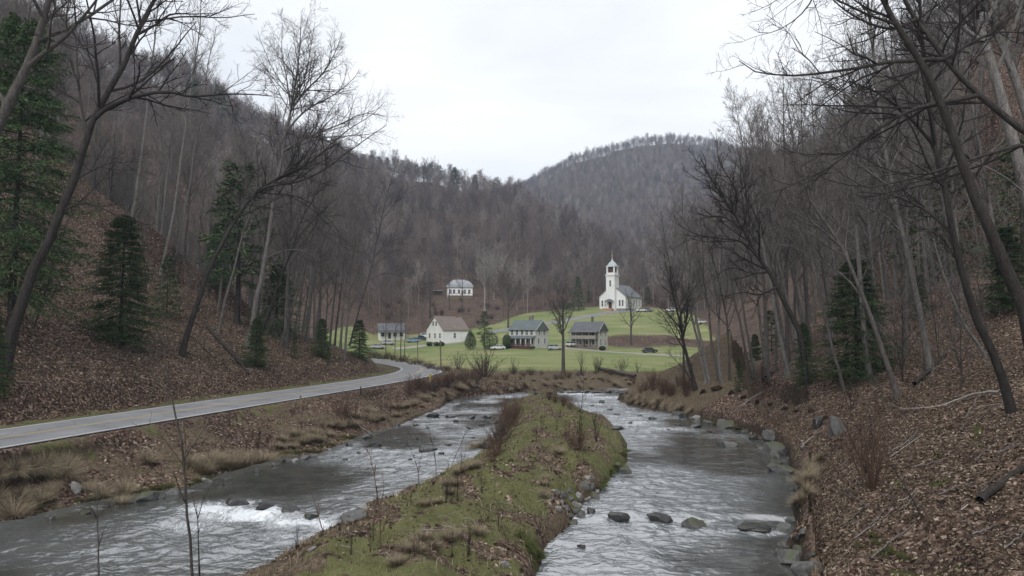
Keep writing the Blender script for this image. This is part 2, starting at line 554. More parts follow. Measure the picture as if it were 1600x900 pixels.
# materials of the ground
def ground_material():
    m, nt, n, l, b = new_mat('ground_cover')
    co = coord(nt, 'Object')
    at = n.new('ShaderNodeVertexColor'); at.layer_name = 'cover'
    sep = n.new('ShaderNodeSeparateColor'); l.new(at.outputs['Color'], sep.inputs['Color'])
    # leaf litter
    v = n.new('ShaderNodeTexVoronoi'); v.inputs['Scale'].default_value = 8.5
    nz = noise(nt, 3.0, 3, 0.6, co)
    warp = mixc(nt, 0.06, co, nz.outputs['Color'], 'ADD')
    l.new(warp, v.inputs['Vector'])
    sepv = n.new('ShaderNodeSeparateColor'); l.new(v.outputs['Color'], sepv.inputs['Color'])
    leaf = ramp(nt, [(0.0, (0.016, 0.011, 0.009)), (0.35, (0.055, 0.036, 0.027)), (0.7, (0.115, 0.080, 0.062)), (0.92, (0.19, 0.142, 0.115)), (1.0, (0.34, 0.275, 0.23))], sepv.outputs['Red'])
    big = noise(nt, 0.22, 5, 0.6, co)
    lf2 = mixc(nt, 1.0, leaf.outputs['Color'], ramp(nt, [(0.3, (0.62, 0.6, 0.6)), (0.72, (1.28, 1.22, 1.18))], big.outputs['Fac']).outputs['Color'], 'MULTIPLY')
    dirt = noise(nt, 0.9, 5, 0.65, co)
    lf3 = mixc(nt, ramp(nt, [(0.60, (0, 0, 0)), (0.74, (0.75, 0.75, 0.75))], dirt.outputs['Fac']).outputs['Color'], lf2, (0.03, 0.022, 0.016))
    # grass
    g1 = noise(nt, 1.1, 6, 0.7, co)
    g2 = noise(nt, 14.0, 3, 0.7, co)
    gcol = ramp(nt, [(0.25, (0.056, 0.050, 0.024)), (0.5, (0.100, 0.101, 0.043)), (0.64, (0.132, 0.128, 0.060)), (0.8, (0.17, 0.145, 0.085))], mth(nt, 'ADD', mth(nt, 'MULTIPLY', g1.outputs['Fac'], 0.6), mth(nt, 'MULTIPLY', g2.outputs['Fac'], 0.4)))
    lw = noise(nt, 0.10, 5, 0.62, coord(nt, 'Object', (0.5, 1.6, 1.0)))
    lawncol = ramp(nt, [(0.32, (0.125, 0.172, 0.064)), (0.46, (0.18, 0.215, 0.084)), (0.56, (0.225, 0.235, 0.108)), (0.68, (0.30, 0.27, 0.155))], lw.outputs['Fac'])
    lawn2 = mixc(nt, 1.0, lawncol.outputs['Color'], ramp(nt, [(0.3, (0.8, 0.8, 0.8)), (0.7, (1.15, 1.15, 1.15))], g1.outputs['Fac']).outputs['Color'], 'MULTIPLY')
    # straw
    st = noise(nt, 9.0, 4, 0.7, coord(nt, 'Object', (1.0, 0.35, 2.0)))
    straw = ramp(nt, [(0.28, (0.040, 0.029, 0.020)), (0.5, (0.105, 0.080, 0.054)), (0.62, (0.15, 0.118, 0.080)), (0.8, (0.25, 0.205, 0.14))], st.outputs['Fac'])
    ms = noise(nt, 4.0, 4, 0.7, co)
    moss = ramp(nt, [(0.3, (0.026, 0.028, 0.012)), (0.7, (0.075, 0.080, 0.026))], ms.outputs['Fac'])
    brk = noise(nt, 2.6, 5, 0.7, co)
    def masked(sock, lo, hi):
        s = mth(nt, 'ADD', sock, mth(nt, 'MULTIPLY', mth(nt, 'SUBTRACT', brk.outputs['Fac'], 0.5), 0.9))
        return ramp(nt, [(lo, (0, 0, 0)), (hi, (1, 1, 1))], s).outputs['Color']
    c = mixc(nt, masked(sep.outputs['Green'], 0.3, 0.6), lf3, straw.outputs['Color'])
    c = mixc(nt, masked(sep.outputs['Red'], 0.35, 0.6), c, gcol.outputs['Color'])
    c = mixc(nt, at.outputs['Alpha'], c, lawn2)
    c = mixc(nt, masked(sep.outputs['Blue'], 0.4, 0.65), c, moss.outputs['Color'])
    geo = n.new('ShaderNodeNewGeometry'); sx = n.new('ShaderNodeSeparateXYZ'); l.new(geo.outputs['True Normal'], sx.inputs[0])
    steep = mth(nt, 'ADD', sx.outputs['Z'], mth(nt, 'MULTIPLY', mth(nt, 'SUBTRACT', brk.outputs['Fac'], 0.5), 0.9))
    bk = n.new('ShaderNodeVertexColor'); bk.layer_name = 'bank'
    soil_shade_mask = ramp(nt, [(0.40, (0.92, 0.92, 0.92)), (0.62, (0, 0, 0))], steep)      # exposed earth and overhang shadow on torn banks, painted as dark soil
    bare = mixc(nt, 1.0, soil_shade_mask.outputs['Color'], bk.outputs['Color'], 'MULTIPLY')
    soil_shade = ramp(nt, [(0.3, (0.016, 0.012, 0.009)), (0.7, (0.050, 0.037, 0.027))], st.outputs['Fac'])
    c = mixc(nt, bare, c, soil_shade.outputs['Color'])
    l.new(c, b.inputs['Base Color'])
    b.inputs['Roughness'].default_value = 0.9
    b.inputs['Specular IOR Level'].default_value = 0.12
    hsum = mth(nt, 'ADD', mth(nt, 'MULTIPLY', sepv.outputs['Green'], 0.5), g2.outputs['Fac'])
    bump(nt, hsum, b, 0.55, 0.06)
    return m

M_GROUND = ground_material()
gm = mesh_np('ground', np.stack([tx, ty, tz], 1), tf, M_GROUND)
ca = gm.color_attributes.new('cover', 'FLOAT_COLOR', 'POINT')
ca.data.foreach_set('color', tcov.astype(np.float32).ravel())
torn = smooth(tpl['sw'], 9, 6) * np.where(tpl['isl'], 0.25, 1.0)  # where steep faces get dark earth and the painted overhang shade
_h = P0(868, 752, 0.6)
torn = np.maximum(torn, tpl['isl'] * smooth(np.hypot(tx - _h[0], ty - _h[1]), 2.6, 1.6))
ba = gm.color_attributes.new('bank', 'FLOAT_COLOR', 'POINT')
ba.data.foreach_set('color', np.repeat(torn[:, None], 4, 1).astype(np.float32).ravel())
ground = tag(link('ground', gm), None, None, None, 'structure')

# ---- ribbons that lie on the ground: road, its paint, the lanes
def ribbon(name, line, off0, off1, mat, zfun, kind='structure', n_across=2, uv=True):
    p = np.asarray(line, float)
    t = np.gradient(p, axis=0)
    t /= np.linalg.norm(t, axis=1)[:, None]
    nrm = np.stack([-t[:, 1], t[:, 0]], 1)
    offs = np.linspace(off0, off1, n_across) if np.isscalar(off0) else None
    v = []
    for o in offs:
        q = p + nrm * o
        v.append(np.stack([q[:, 0], q[:, 1], zfun(q[:, 0], q[:, 1])], 1))
    v = np.concatenate(v)
    n = len(p)
    f = []
    for k in range(n_across - 1):
        i = np.arange(n - 1)
        f.append(np.stack([k * n + i, k * n + i + 1, (k + 1) * n + i + 1, (k + 1) * n + i], 1))
    f = np.concatenate(f)
    if offs[1] > offs[0]:
        f = f[:, ::-1]
    f = f[:, ::-1]
    return v, f

def asphalt():
    m, nt, n, l, b = new_mat('worn_asphalt')
    co = coord(nt)
    a = noise(nt, 55, 3, 0.7, co)
    c = noise(nt, 0.5, 5, 0.6, co)
    s = mth(nt, 'ADD', mth(nt, 'MULTIPLY', a.outputs['Fac'], 0.35), mth(nt, 'MULTIPLY', c.outputs['Fac'], 0.65))
    r = ramp(nt, [(0.34, (0.125, 0.13, 0.137)), (0.5, (0.19, 0.195, 0.203)), (0.66, (0.25, 0.253, 0.262))], s)
    v = n.new('ShaderNodeTexVoronoi'); v.feature = 'DISTANCE_TO_EDGE'; v.inputs['Scale'].default_value = 0.35
    l.new(mixc(nt, 0.35, co, noise(nt, 1.2, 4, 0.6, co).outputs['Color'], 'ADD'), v.inputs['Vector'])
    crack = ramp(nt, [(0.0, (1, 1, 1)), (0.012, (0, 0, 0))], v.outputs['Distance'])
    l.new(mixc(nt, mth(nt, 'MULTIPLY', crack.outputs['Color'], 0.6), r.outputs['Color'], (0.06, 0.06, 0.06)), b.inputs['Base Color'])
    b.inputs['Roughness'].default_value = 0.75
    bump(nt, a.outputs['Fac'], b, 0.3, 0.01)
    return m
M_ASPH = asphalt()
def paint(name, col):
    m, nt, n, l, b = new_mat(name)
    w = noise(nt, 7, 5, 0.75, coord(nt))
    l.new(mixc(nt, ramp(nt, [(0.52, (0, 0, 0)), (0.7, (0.7, 0.7, 0.7))], w.outputs['Fac']).outputs['Color'], col, (0.2, 0.2, 0.2)), b.inputs['Base Color'])
    b.inputs['Roughness'].default_value = 0.7
    return m
M_WHITE_LINE = paint('worn_white_paint', (0.5, 0.5, 0.49))
M_YELLOW_LINE = paint('worn_yellow_paint', (0.46, 0.33, 0.13))

road_line = catmull(ROAD[::4], 12)
rz = lambda dz: (lambda x, y: np.full(x.shape, ROAD_Z + dz))
v, f = ribbon('road', road_line, -ROAD_W, ROAD_W, M_ASPH, rz(0), n_across=7)
crown = np.tile(np.repeat(0.0, 1), 1)
rm = mesh_np('road', v, f, M_ASPH)
road = tag(link('road', rm), None, None, None, 'structure')
pv, pf, pi, base = [], [], [], 0
for o0, o1, k in ((-ROAD_W + 0.2, -ROAD_W + 0.38, 0), (ROAD_W - 0.36, ROAD_W - 0.22, 0), (-0.17, -0.06, 1), (0.06, 0.17, 1)):
    v, f = ribbon('paint', road_line, o0, o1, None, rz(0.006))
    pv.append(v); pf.append(f + base); pi += [k] * len(f); base += len(v)
lm = mesh_np('road_markings', np.concatenate(pv), np.concatenate(pf), mats=[M_WHITE_LINE, M_YELLOW_LINE], mat_idx=pi)
tag(link('road_markings', lm), None, None, None, 'structure')

def gravel_mat():
    m, nt, n, l, b = new_mat('pale_gravel')
    a = noise(nt, 1.2, 6, 0.7, coord(nt))
    r = ramp(nt, [(0.3, (0.24, 0.22, 0.195)), (0.7, (0.36, 0.34, 0.31))], a.outputs['Fac'])
    l.new(r.outputs['Color'], b.inputs['Base Color']); b.inputs['Roughness'].default_value = 0.9
    return m
M_GRAVEL = gravel_mat()
def lane(name, pix, width, n=10, dz=0.05, mat=None):
    pts = [G(*p)[:2] if len(p) == 2 else p[:2] for p in pix]
    ln = catmull(pts, n)
    v, f = ribbon(name, ln, -width / 2, width / 2, None, lambda x, y: height(x, y) + dz, n_across=5)
    return tag(link(name, mesh_np(name, v, f, mat or M_GRAVEL)), None, None, None, 'structure')
lane('farm_lane', [(72, 172, 0), (60, 178, 0), (1040, 555), (985, 552), (930, 548), (880, 544), (845, 542.5), (800, 542), (772, 543)], 3.2)
lane('house_driveway', [(720, 534.5), (690, 537.5), (660, 540.5), (640, 543), (615, 545)], 3.4)
lane('church_drive', [(1000, 485.5), (965, 487), (930, 492), (900, 498), (870, 503), (840, 508), (812, 512), (786, 516), (766, 519)], 4.6, mat=M_ASPH)

# ---- river
def water_material():
    m, nt, n, l, b = new_mat('river_water')
    at = n.new('ShaderNodeVertexColor'); at.layer_name = 'foam'
    sep = n.new('ShaderNodeSeparateColor'); l.new(at.outputs['Color'], sep.inputs['Color'])
    co = coord(nt, 'Object', (0.75, 1.15, 1.0))
    n1 = noise(nt, 1.5, 3, 0.55, co, 1.2)
    n2 = noise(nt, 4.2, 2, 0.5, co, 0.6)
    n0 = noise(nt, 0.22, 3, 0.55, coord(nt, 'Object', (1.0, 0.6, 1.0)), 0.6)
    fm = noise(nt, 3.2, 7, 0.8, coord(nt, 'Object', (1.3, 0.7, 1.0)), 1.4)
    fac = mth(nt, 'ADD', sep.outputs['Red'], mth(nt, 'MULTIPLY', mth(nt, 'SUBTRACT', fm.outputs['Fac'], 0.5), 2.6))
    foam = ramp(nt, [(0.55, (0, 0, 0)), (0.72, (0.35, 0.35, 0.35)), (1.0, (1, 1, 1))], fac).outputs['Color']
    bedn = noise(nt, 0.6, 4, 0.6, coord(nt))
    bed = ramp(nt, [(0.3, (0.030, 0.031, 0.026)), (0.7, (0.070, 0.070, 0.060))], bedn.outputs['Fac'])
    body = mixc(nt, mth(nt, 'MULTIPLY', sep.outputs['Green'], 0.75, True), bed.outputs['Color'], (0.195, 0.21, 0.224))  # paler base colour in lively patches stands in for reflected sky
    l.new(mixc(nt, foam, body, (0.66, 0.70, 0.73)), b.inputs['Base Color'])
    l.new(mth(nt, 'ADD', mth(nt, 'MULTIPLY', foam, 0.5), 0.07), b.inputs['Roughness'])
    b.inputs['IOR'].default_value = 3.9
    b.inputs['Specular IOR Level'].default_value = 0.5
    # lively and quiet patches
    lively = ramp(nt, [(0.36, (0.10, 0.10, 0.10)), (0.58, (1, 1, 1))], n0.outputs['Fac']).outputs['Color']
    quiet = sep.outputs['Green']
    h = mth(nt, 'ADD', mth(nt, 'MULTIPLY', n1.outputs['Fac'], 1.0), mth(nt, 'MULTIPLY', n2.outputs['Fac'], 0.30))
    h = mth(nt, 'ADD', mth(nt, 'MULTIPLY', h, mth(nt, 'ADD', mth(nt, 'MULTIPLY', quiet, 0.9), 0.12)), mth(nt, 'MULTIPLY', foam, 0.12))
    bump(nt, h, b, 1.0, 0.13)
    return m
M_WATER = water_material()
wa = np.radians(np.arange(-62, 42, 0.16))
wr = np.concatenate([np.linspace(3, 9, 10), np.geomspace(10, 116, 620)])
WA, WR = np.meshgrid(wa, wr)
wx, wy = (WR * np.sin(WA)).ravel(), (WR * np.cos(WA)).ravel()
wsw = plan(wx, wy)['sw']
def ridged(x, y, s):
    return 1 - 2 * np.abs(vnoise(x, y, s)) * 1.6
rip = 0.055 * vnoise(wx * 1.3, wy * 1.9, 91) + 0.045 * vnoise(wx * 2.6, wy * 3.6, 92) + 0.05 * vnoise(wx * 0.6, wy * 0.8, 93) + 0.02 * vnoise(wx * 5.5, wy * 7, 94)
calm_m = smooth(fbm(wx * 0.16, wy * 0.11, 97, 3), -0.22, 0.12)
FOAM = [(335, 796, 60, 12, 1.2), (395, 804, 70, 11, 1.25), (460, 815, 60, 10, 1.2), (505, 816, 36, 8, 1.1), (380, 788, 26, 7, 1.0), (300, 818, 80, 14, .75), (430, 834, 100, 14, .62), (340, 850, 160, 28, .45), (200, 850, 120, 22, .3),
        (975, 812, 25, 5, .8), (1060, 822, 20, 5, .6), (1010, 806, 18, 5, .6), (1130, 826, 35, 4, .7), (1195, 829, 30, 5, .8), (940, 808, 14, 5, .6), (1215, 828, 16, 5, .6),
        (900, 616, 60, 4, .85), (945, 622, 50, 3.4, .8), (990, 662, 45, 4, .75), (1050, 672, 55, 4.5, .75), (970, 655, 50, 3, .6), (920, 632, 40, 3, .6), (1120, 682, 40, 4, .5), (1010, 648, 40, 3, .5), (935, 640, 30, 2.5, .5),
        (700, 655, 55, 3, .6), (690, 662, 40, 3, .5), (740, 640, 40, 4, .45), (600, 706, 45, 4, .5), (720, 692, 40, 4, .4), (780, 620, 40, 3, .5), (590, 722, 60, 6, .35), (645, 740, 70, 8, .35)]
foam = np.zeros(wx.shape)
dcam = np.sqrt(wx ** 2 + wy ** 2)
for px, py, sx, sy, a in FOAM:
    cx, cyy = P0(px, py, 0.1)
    rx = sx / F * cyy
    ry = abs(P0(px, py - sy, 0.1)[1] - P0(px, py + sy, 0.1)[1]) / 2
    foam = np.maximum(foam, a * np.exp(-(((wx - cx) / rx) ** 2 + ((wy - cyy) / ry) ** 2)))
lv = water_level(wx, wy)
edge = smooth(-wsw, 0.6, 0.0) * 0.12
foam = np.clip(foam + edge, 0, 1.5)
bankside = np.where(wx > -3, smooth(plan(wx, wy)['sR'], -1.0, -4.5), 0.35 + 0.65 * smooth(wy, 34, 46))
lively = np.clip((0.05 + 0.95 * calm_m) * (0.15 + 0.85 * bankside) + 0.8 * np.clip(foam, 0, 1), 0, 1.3)
wz = lv + rip * (0.18 + 1.35 * lively + 1.3 * np.clip(foam, 0, 1))
nW, nWr = len(wa), len(wr)
ii, jj = np.meshgrid(np.arange(nW - 1), np.arange(nWr - 1))
q0 = (jj * nW + ii).ravel()
wf = np.stack([q0, q0 + 1, q0 + nW + 1, q0 + nW], 1)
keep = (wsw[wf] < 0.8).any(1)
wf = wf[keep]
used = np.unique(wf)
remap = np.full(len(wx), -1); remap[used] = np.arange(len(used))
wm = mesh_np('river_water', np.stack([wx, wy, wz], 1)[used], remap[wf], M_WATER)
ca = wm.color_attributes.new('foam', 'FLOAT_COLOR', 'POINT')
fc = np.zeros((len(used), 4), np.float32); fc[:, 0] = foam[used]; fc[:, 3] = 1
fc[:, 1] = lively[used]
ca.data.foreach_set('color', fc.ravel())
tag(link('river_water', wm), None, None, None, 'structure')
# ================================================================== trees
def bark_mat(name, lo, hi, sc_=3.0):
    m, nt, n, l, b = new_mat(name)
    a = noise(nt, sc_, 5, 0.7, coord(nt, 'Object', (2.2, 2.2, 0.55)))
    oi = n.new('ShaderNodeObjectInfo')
    f2 = noise(nt, 11.0, 4, 0.75, coord(nt, 'Object', (1.6, 1.6, 0.7)))
    mixv = mth(nt, 'ADD', mth(nt, 'MULTIPLY', a.outputs['Fac'], 0.55), mth(nt, 'MULTIPLY', f2.outputs['Fac'], 0.45))
    r = ramp(nt, [(0.36, lo), (0.5, tuple((p + q) * 0.45 for p, q in zip(lo, hi))), (0.64, hi)], mixv)
    k = mth(nt, 'ADD', mth(nt, 'MULTIPLY', oi.outputs['Random'], 0.5), 0.75)
    hs = n.new('ShaderNodeHueSaturation'); l.new(r.outputs['Color'], hs.inputs['Color']); l.new(k, hs.inputs['Value'])
    l.new(hs.outputs['Color'], b.inputs['Base Color'])
    b.inputs['Roughness'].default_value = 0.9
    b.inputs['Specular IOR Level'].default_value = 0.15
    bump(nt, mixv, b, 0.8, 0.05)
    return m
M_BARK = bark_mat('grey_bark', (0.040, 0.035, 0.032), (0.135, 0.122, 0.112))
M_BARK_WOOD = bark_mat('woodland_bark', (0.060, 0.055, 0.051), (0.215, 0.20, 0.185))
M_BARK_DARK = bark_mat('dark_bark', (0.020, 0.017, 0.015), (0.072, 0.063, 0.057))
M_BARK_PALE = bark_mat('pale_bark', (0.15, 0.14, 0.128), (0.42, 0.40, 0.37))
M_TWIG = plain('twig_bark', (0.066, 0.056, 0.052), 0.9, 0.25, 0.5, 0.1)
M_TWIG_WOOD = plain('woodland_twig_bark', (0.160, 0.142, 0.130), 0.9, 0.25, 0.5, 0.1)
M_TWIG_DARK = plain('dark_twig_bark', (0.026, 0.022, 0.021), 0.9, 0.25, 0.5, 0.1)
def far_twig():
    m, nt, n, l, b = new_mat('distant_twig_bark')
    oi = n.new('ShaderNodeObjectInfo')
    l.new(ramp(nt, [(0.0, (0.095, 0.076, 0.072)), (0.5, (0.190, 0.153, 0.146)), (0.8, (0.25, 0.205, 0.193)), (1.0, (0.36, 0.325, 0.30))], oi.outputs['Random']).outputs['Color'], b.inputs['Base Color'])
    b.inputs['Roughness'].default_value = 0.95; b.inputs['Specular IOR Level'].default_value = 0.1
    return m
M_TWIG_FAR = far_twig()
M_RED_TWIG = plain('reddish_twigs', (0.105, 0.066, 0.05), 0.9, 0.25, 1.0, 0.1)
M_STRAW = plain('dry_grass', (0.26, 0.205, 0.135), 0.9, 0.3, 3.0, 0.1)
def needle_mat():
    m, nt, n, l, b = new_mat('evergreen_needles')
    g = n.new('ShaderNodeNewGeometry')
    oi = n.new('ShaderNodeObjectInfo')
    r = ramp(nt, [(0.0, (0.020, 0.034, 0.017)), (0.6, (0.052, 0.082, 0.037)), (1.0, (0.098, 0.130, 0.056))], g.outputs['Random Per Island'])
    hs = n.new('ShaderNodeHueSaturation'); l.new(r.outputs['Color'], hs.inputs['Color'])
    l.new(mth(nt, 'ADD', mth(nt, 'MULTIPLY', oi.outputs['Random'], 0.5), 0.75), hs.inputs['Value'])
    l.new(hs.outputs['Color'], b.inputs['Base Color'])
    b.inputs['Roughness'].default_value = 0.85
    b.inputs['Specular IOR Level'].default_value = 0.06
    return m
M_NEEDLE = needle_mat()

def unit(v):
    return v / (np.linalg.norm(v, axis=-1, keepdims=True) + 1e-12)

def tubes(P, rad, S):
    """P (N,K,3), rad (N,K) -> verts, quads"""
    N, K = P.shape[:2]
    t = np.gradient(P, axis=1) if K > 2 else np.repeat(P[:, 1:] - P[:, :1], 2, axis=1)
    t = unit(t)
    m = unit(P[:, -1] - P[:, 0])
    ref = np.where(np.abs(m[:, 2:3]) > 0.75, np.array([[1.0, 0.13, 0]]), np.array([[0.1, 0, 1.0]]))
    u = unit(np.cross(t, ref[:, None, :]))
    w = np.cross(t, u)
    a = np.arange(S) * 2 * math.pi / S
    v = P[:, :, None, :] + rad[:, :, None, None] * (np.cos(a)[None, None, :, None] * u[:, :, None, :] + np.sin(a)[None, None, :, None] * w[:, :, None, :])
    n, k, s = np.meshgrid(np.arange(N), np.arange(K - 1), np.arange(S), indexing='ij')
    i0 = (n * K + k) * S
    q = np.stack([i0 + s, i0 + (s + 1) % S, i0 + S + (s + 1) % S, i0 + S + s], -1).reshape(-1, 4)
    return v.reshape(-1, 3), q

def sample(P, rad, idx, t):
    K = P.shape[1]
    x = np.clip(t, 0, 1) * (K - 1)
    i = np.minimum(x.astype(int), K - 2)
    f = (x - i)[:, None]
    a, b = P[idx, i], P[idx, i + 1]
    return a * (1 - f) + b * f, unit(b - a), rad[idx, i] * (1 - f[:, 0]) + rad[idx, i + 1] * f[:, 0]

def grow(rng, P, rad, n, t0, t1, length, ang, K, up=0.0, wig=0.15, rk=0.7, rmin=0.006, tip=0.25, taper=0.6, jitter=True):
    """children on every parent polyline; length = child length as share of parent length"""
    N = len(P)
    idx = np.repeat(np.arange(N), n)
    tt = t0 + (t1 - t0) * ((np.tile(np.arange(n), N) + rng.random(N * n)) / n)
    pos, tan, pr = sample(P, rad, idx, tt)
    plen = np.linalg.norm(np.diff(P, axis=1), axis=2).sum(1)[idx]
    az = np.tile(np.arange(n) * 2.4, N) + np.repeat(rng.random(N) * 6.28, n) + rng.normal(0, 0.5, N * n)
    ref = np.where(np.abs(tan[:, 2:3]) > 0.9, np.array([[1.0, 0, 0]]), np.array([[0, 0, 1.0]]))
    u = unit(np.cross(tan, ref)); w = np.cross(tan, u)
    an = np.radians(rng.uniform(ang[0], ang[1], N * n))[:, None]
    d = np.cos(an) * tan + np.sin(an) * (np.cos(az)[:, None] * u + np.sin(az)[:, None] * w)
    L = plen * rng.uniform(length[0], length[1], N * n) * (1 - taper * (tt - t0) / max(t1 - t0, 1e-6))
    pts = [pos]
    for k in range(K - 1):
        d = unit(d + np.array([0, 0, up / (K - 1)]) + rng.normal(0, wig, d.shape))
        pos = pos + d * (L / (K - 1))[:, None]
        pts.append(pos)
    C = np.stack(pts, 1)
    r0 = np.maximum(pr * rk, rmin)
    cr = r0[:, None] * np.linspace(1, tip, K)[None] ** 0.8
    cr = np.maximum(cr, rmin * 0.5)
    return C, cr

class Parts:
    def __init__(s): s.v, s.f, s.n = [], [], 0
    def add(s, v, f):
        if len(v) == 0: return
        s.v.append(v); s.f.append(f + s.n); s.n += len(v)
    def tube(s, P, r, S): s.add(*tubes(P, r, S))
    def mesh(s, name, mat): return mesh_np(name, np.concatenate(s.v), np.concatenate(s.f), mat)

def trunk_line(rng, H, r0, K=14, wig=0.02, lean=(0, 0), curve=(0, 0)):
    t = np.linspace(0, 1, K)
    p = np.zeros((K, 3))
    p[:, 2] = -0.5 + (H + 0.5) * t
    w = np.cumsum(rng.normal(0, wig * H / K, (K, 2)), axis=0)
    p[:, 0] = w[:, 0] + lean[0] * H * t + curve[0] * H * t * t
    p[:, 1] = w[:, 1] + lean[1] * H * t + curve[1] * H * t * t
    r = r0 * (1 - 0.93 * t ** 1.1)
    r[0] *= 1.55; r[1] *= 1.03
    return p[None], r[None]

def bare_tree_meshes(seed, H, r0, crown=0.35, limbs=16, spread=(0.28, 0.5), ang=(28, 55), up=0.5, dens=(7, 6, 4), twig=0.008, line=None, extra=None, bark=None, twigmat=None, sides=(8, 5, 4, 3), wig=0.13, name='bare_tree'):
    rng = np.random.default_rng(seed)
    if line is None:
        T, tr = trunk_line(rng, H, r0)
    else:
        T, tr = line
    L1, r1 = grow(rng, T, tr, limbs, crown, 0.97, spread, ang, 8, up, wig * 0.6, 0.55, 0.02, 0.18, 0.55)
    trunk = Parts()
    trunk.tube(T, tr, sides[0])
    trunk.tube(L1, r1, sides[1])
    par = [(L1, r1), (T[:, -6:], tr[:, -6:])]
    if extra is not None:
        for P, r in extra:
            trunk.tube(P, r, 6)
            par.append((P, r))
    crown_p = Parts()
    for P, r in par:
        if not dens: break
        k = max(1, int(dens[0] * (1.6 if len(P) == 1 and P is not L1 else 1)))
        L2, r2 = grow(rng, P, r, k, 0.15, 0.98, (0.28, 0.55), (25, 60), 6, up * 0.7, wig, 0.6, twig * 1.5, 0.2)
        crown_p.tube(L2, r2, sides[2])
        if len(dens) > 1:
            L3, r3 = grow(rng, L2, r2, dens[1], 0.15, 1.0, (0.3, 0.6), (25, 60), 4, up * 0.5, wig, 0.7, twig, 0.4)
            crown_p.tube(L3, r3, sides[3])
            if len(dens) > 2:
                L4, r4 = grow(rng, L3, r3, dens[2], 0.2, 1.0, (0.35, 0.7), (20, 55), 3, up * 0.4, wig, 0.8, twig * 0.7, 0.5)
                crown_p.tube(L4, r4, 3)
    return trunk.mesh('trunk', bark or M_BARK), crown_p.mesh('crown', twigmat or M_TWIG)

def conifer_meshes(seed, H, rbase, r0, start=0.08, nb=90, droop=0.35, loose=0.0, needle=(0.22, 0.055), spr=9, per=7, shape=0.85, ragged=0.35):
    rng = np.random.default_rng(seed)
    T, tr = trunk_line(rng, H, r0, 10, 0.004)
    t = start + (0.985 - start) * (np.arange(nb) + rng.random(nb) * 0.7) / nb
    pos, tan, pr = sample(T, tr, np.zeros(nb, int), t)
    az = np.arange(nb) * 2.399 + rng.normal(0, 0.35, nb)
    u = (t - start) / (1 - start)
    prof = (1 - u) ** shape * np.minimum(1, 0.62 + u * 3.0)
    L = rbase * prof * rng.uniform(1 - ragged, 1.1, nb) + 0.25
    el = np.radians(2 + 34 * u ** 1.6 + rng.normal(0, 8, nb))
    d = np.stack([np.cos(az) * np.cos(el), np.sin(az) * np.cos(el), np.sin(el)], 1)
    K = 6
    pts = [pos]
    for k in range(K - 1):
        d = unit(d + np.array([0, 0, (-droop if k < 3 else droop * 0.8) / 3]) + rng.normal(0, 0.04, d.shape))
        pos = pos + d * (L / (K - 1))[:, None]
        pts.append(pos)
    B = np.stack(pts, 1)
    br = np.maximum(0.012, 0.012 * L)[:, None] * np.linspace(1, 0.3, K)[None]
    trunk = Parts(); trunk.tube(T, tr, 8)
    bough = Parts(); bough.tube(B, br, 4)
    # flat sprays to both sides of each bough
    n = spr
    idx = np.repeat(np.arange(nb), n)
    tt = 0.15 + 0.85 * (np.tile(np.arange(n), nb) + rng.random(nb * n)) / n
    p, tg, _ = sample(B, br, idx, tt)
    side = unit(np.cross(tg, np.array([[0, 0, 1.0]])))
    sgn = np.where(np.tile(np.arange(n), nb) % 2 == 0, 1, -1)[:, None]
    sd_ = unit(tg * 0.8 + side * sgn * 0.9 + np.array([[0, 0, -0.12]]) + rng.normal(0, 0.18, p.shape))
    sl = (L[idx] * 0.42 * (1.15 - 0.75 * tt) + 0.12) * rng.uniform(0.7, 1.2, len(idx))
    Sp = np.stack([p, p + sd_ * sl[:, None] * 0.5 + np.array([0, 0, 0.01]), p + sd_ * sl[:, None] + np.array([0, 0, -0.05])], 1)
    # needles: slim folded leaves around each spray
    m = per
    i2 = np.repeat(np.arange(len(Sp)), m)
    t2 = (np.tile(np.arange(m), len(Sp)) + rng.random(len(i2))) / m
    q, tg2, _ = sample(Sp, np.ones(Sp.shape[:2]), i2, t2)
    rd = unit(rng.normal(0, 1, q.shape))
    dr = unit(tg2 * 0.9 + unit(np.cross(tg2, rd)) * rng.uniform(0.25, 0.9, (len(q), 1)))
    wd = unit(np.cross(dr, unit(rng.normal(0, 1, q.shape)))) * needle[1] * 0.5
    nl = needle[0] * rng.uniform(0.7, 1.3, (len(q), 1))
    e = q + dr * nl
    V = np.stack([q - wd * 0.4, q + wd * 0.4, q + dr * nl * 0.55 + wd, e, q + dr * nl * 0.55 - wd], 1).reshape(-1, 3)
    b0 = np.arange(len(q)) * 5
    Q = np.stack([b0, b0 + 1, b0 + 2, b0 + 4], 1)
    Tq = np.stack([b0 + 4, b0 + 2, b0 + 3], 1)
    nt_ = bough.n
    v = np.concatenate(bough.v + [V])
    f4 = np.concatenate(bough.f + [Q + nt_])
    me = mesh_np('crown', v, [f4, Tq + nt_], None, False, mats=[M_NEEDLE])
    return trunk.mesh('trunk', M_BARK_DARK), me

def make_tree(name, meshes, label, cat, loc, rot=(0, 0, 0), scale=1.0, group=None):
    t = thing(name, label, cat, loc, rot, group)
    t.scale = (scale,) * 3
    link('trunk', meshes[0], t)
    link('crown', meshes[1], t)
    return t

def place_copy(proto, loc, rot, scale, label, group=None):
    r = proto.copy(); COL.objects.link(r)
    r.location = loc; r.rotation_euler = rot; r.scale = (scale,) * 3
    r['label'] = label
    if group: r['group'] = group
    elif 'group' in r.keys(): del r['group']
    for ch in proto.children:
        c = ch.copy(); COL.objects.link(c); c.parent = r
    return r

def lean_rot(ax, ay, phi):
    return (Matrix.Rotation(ax, 3, 'Y') @ Matrix.Rotation(ay, 3, 'X') @ Matrix.Rotation(phi, 3, 'Z')).to_euler()

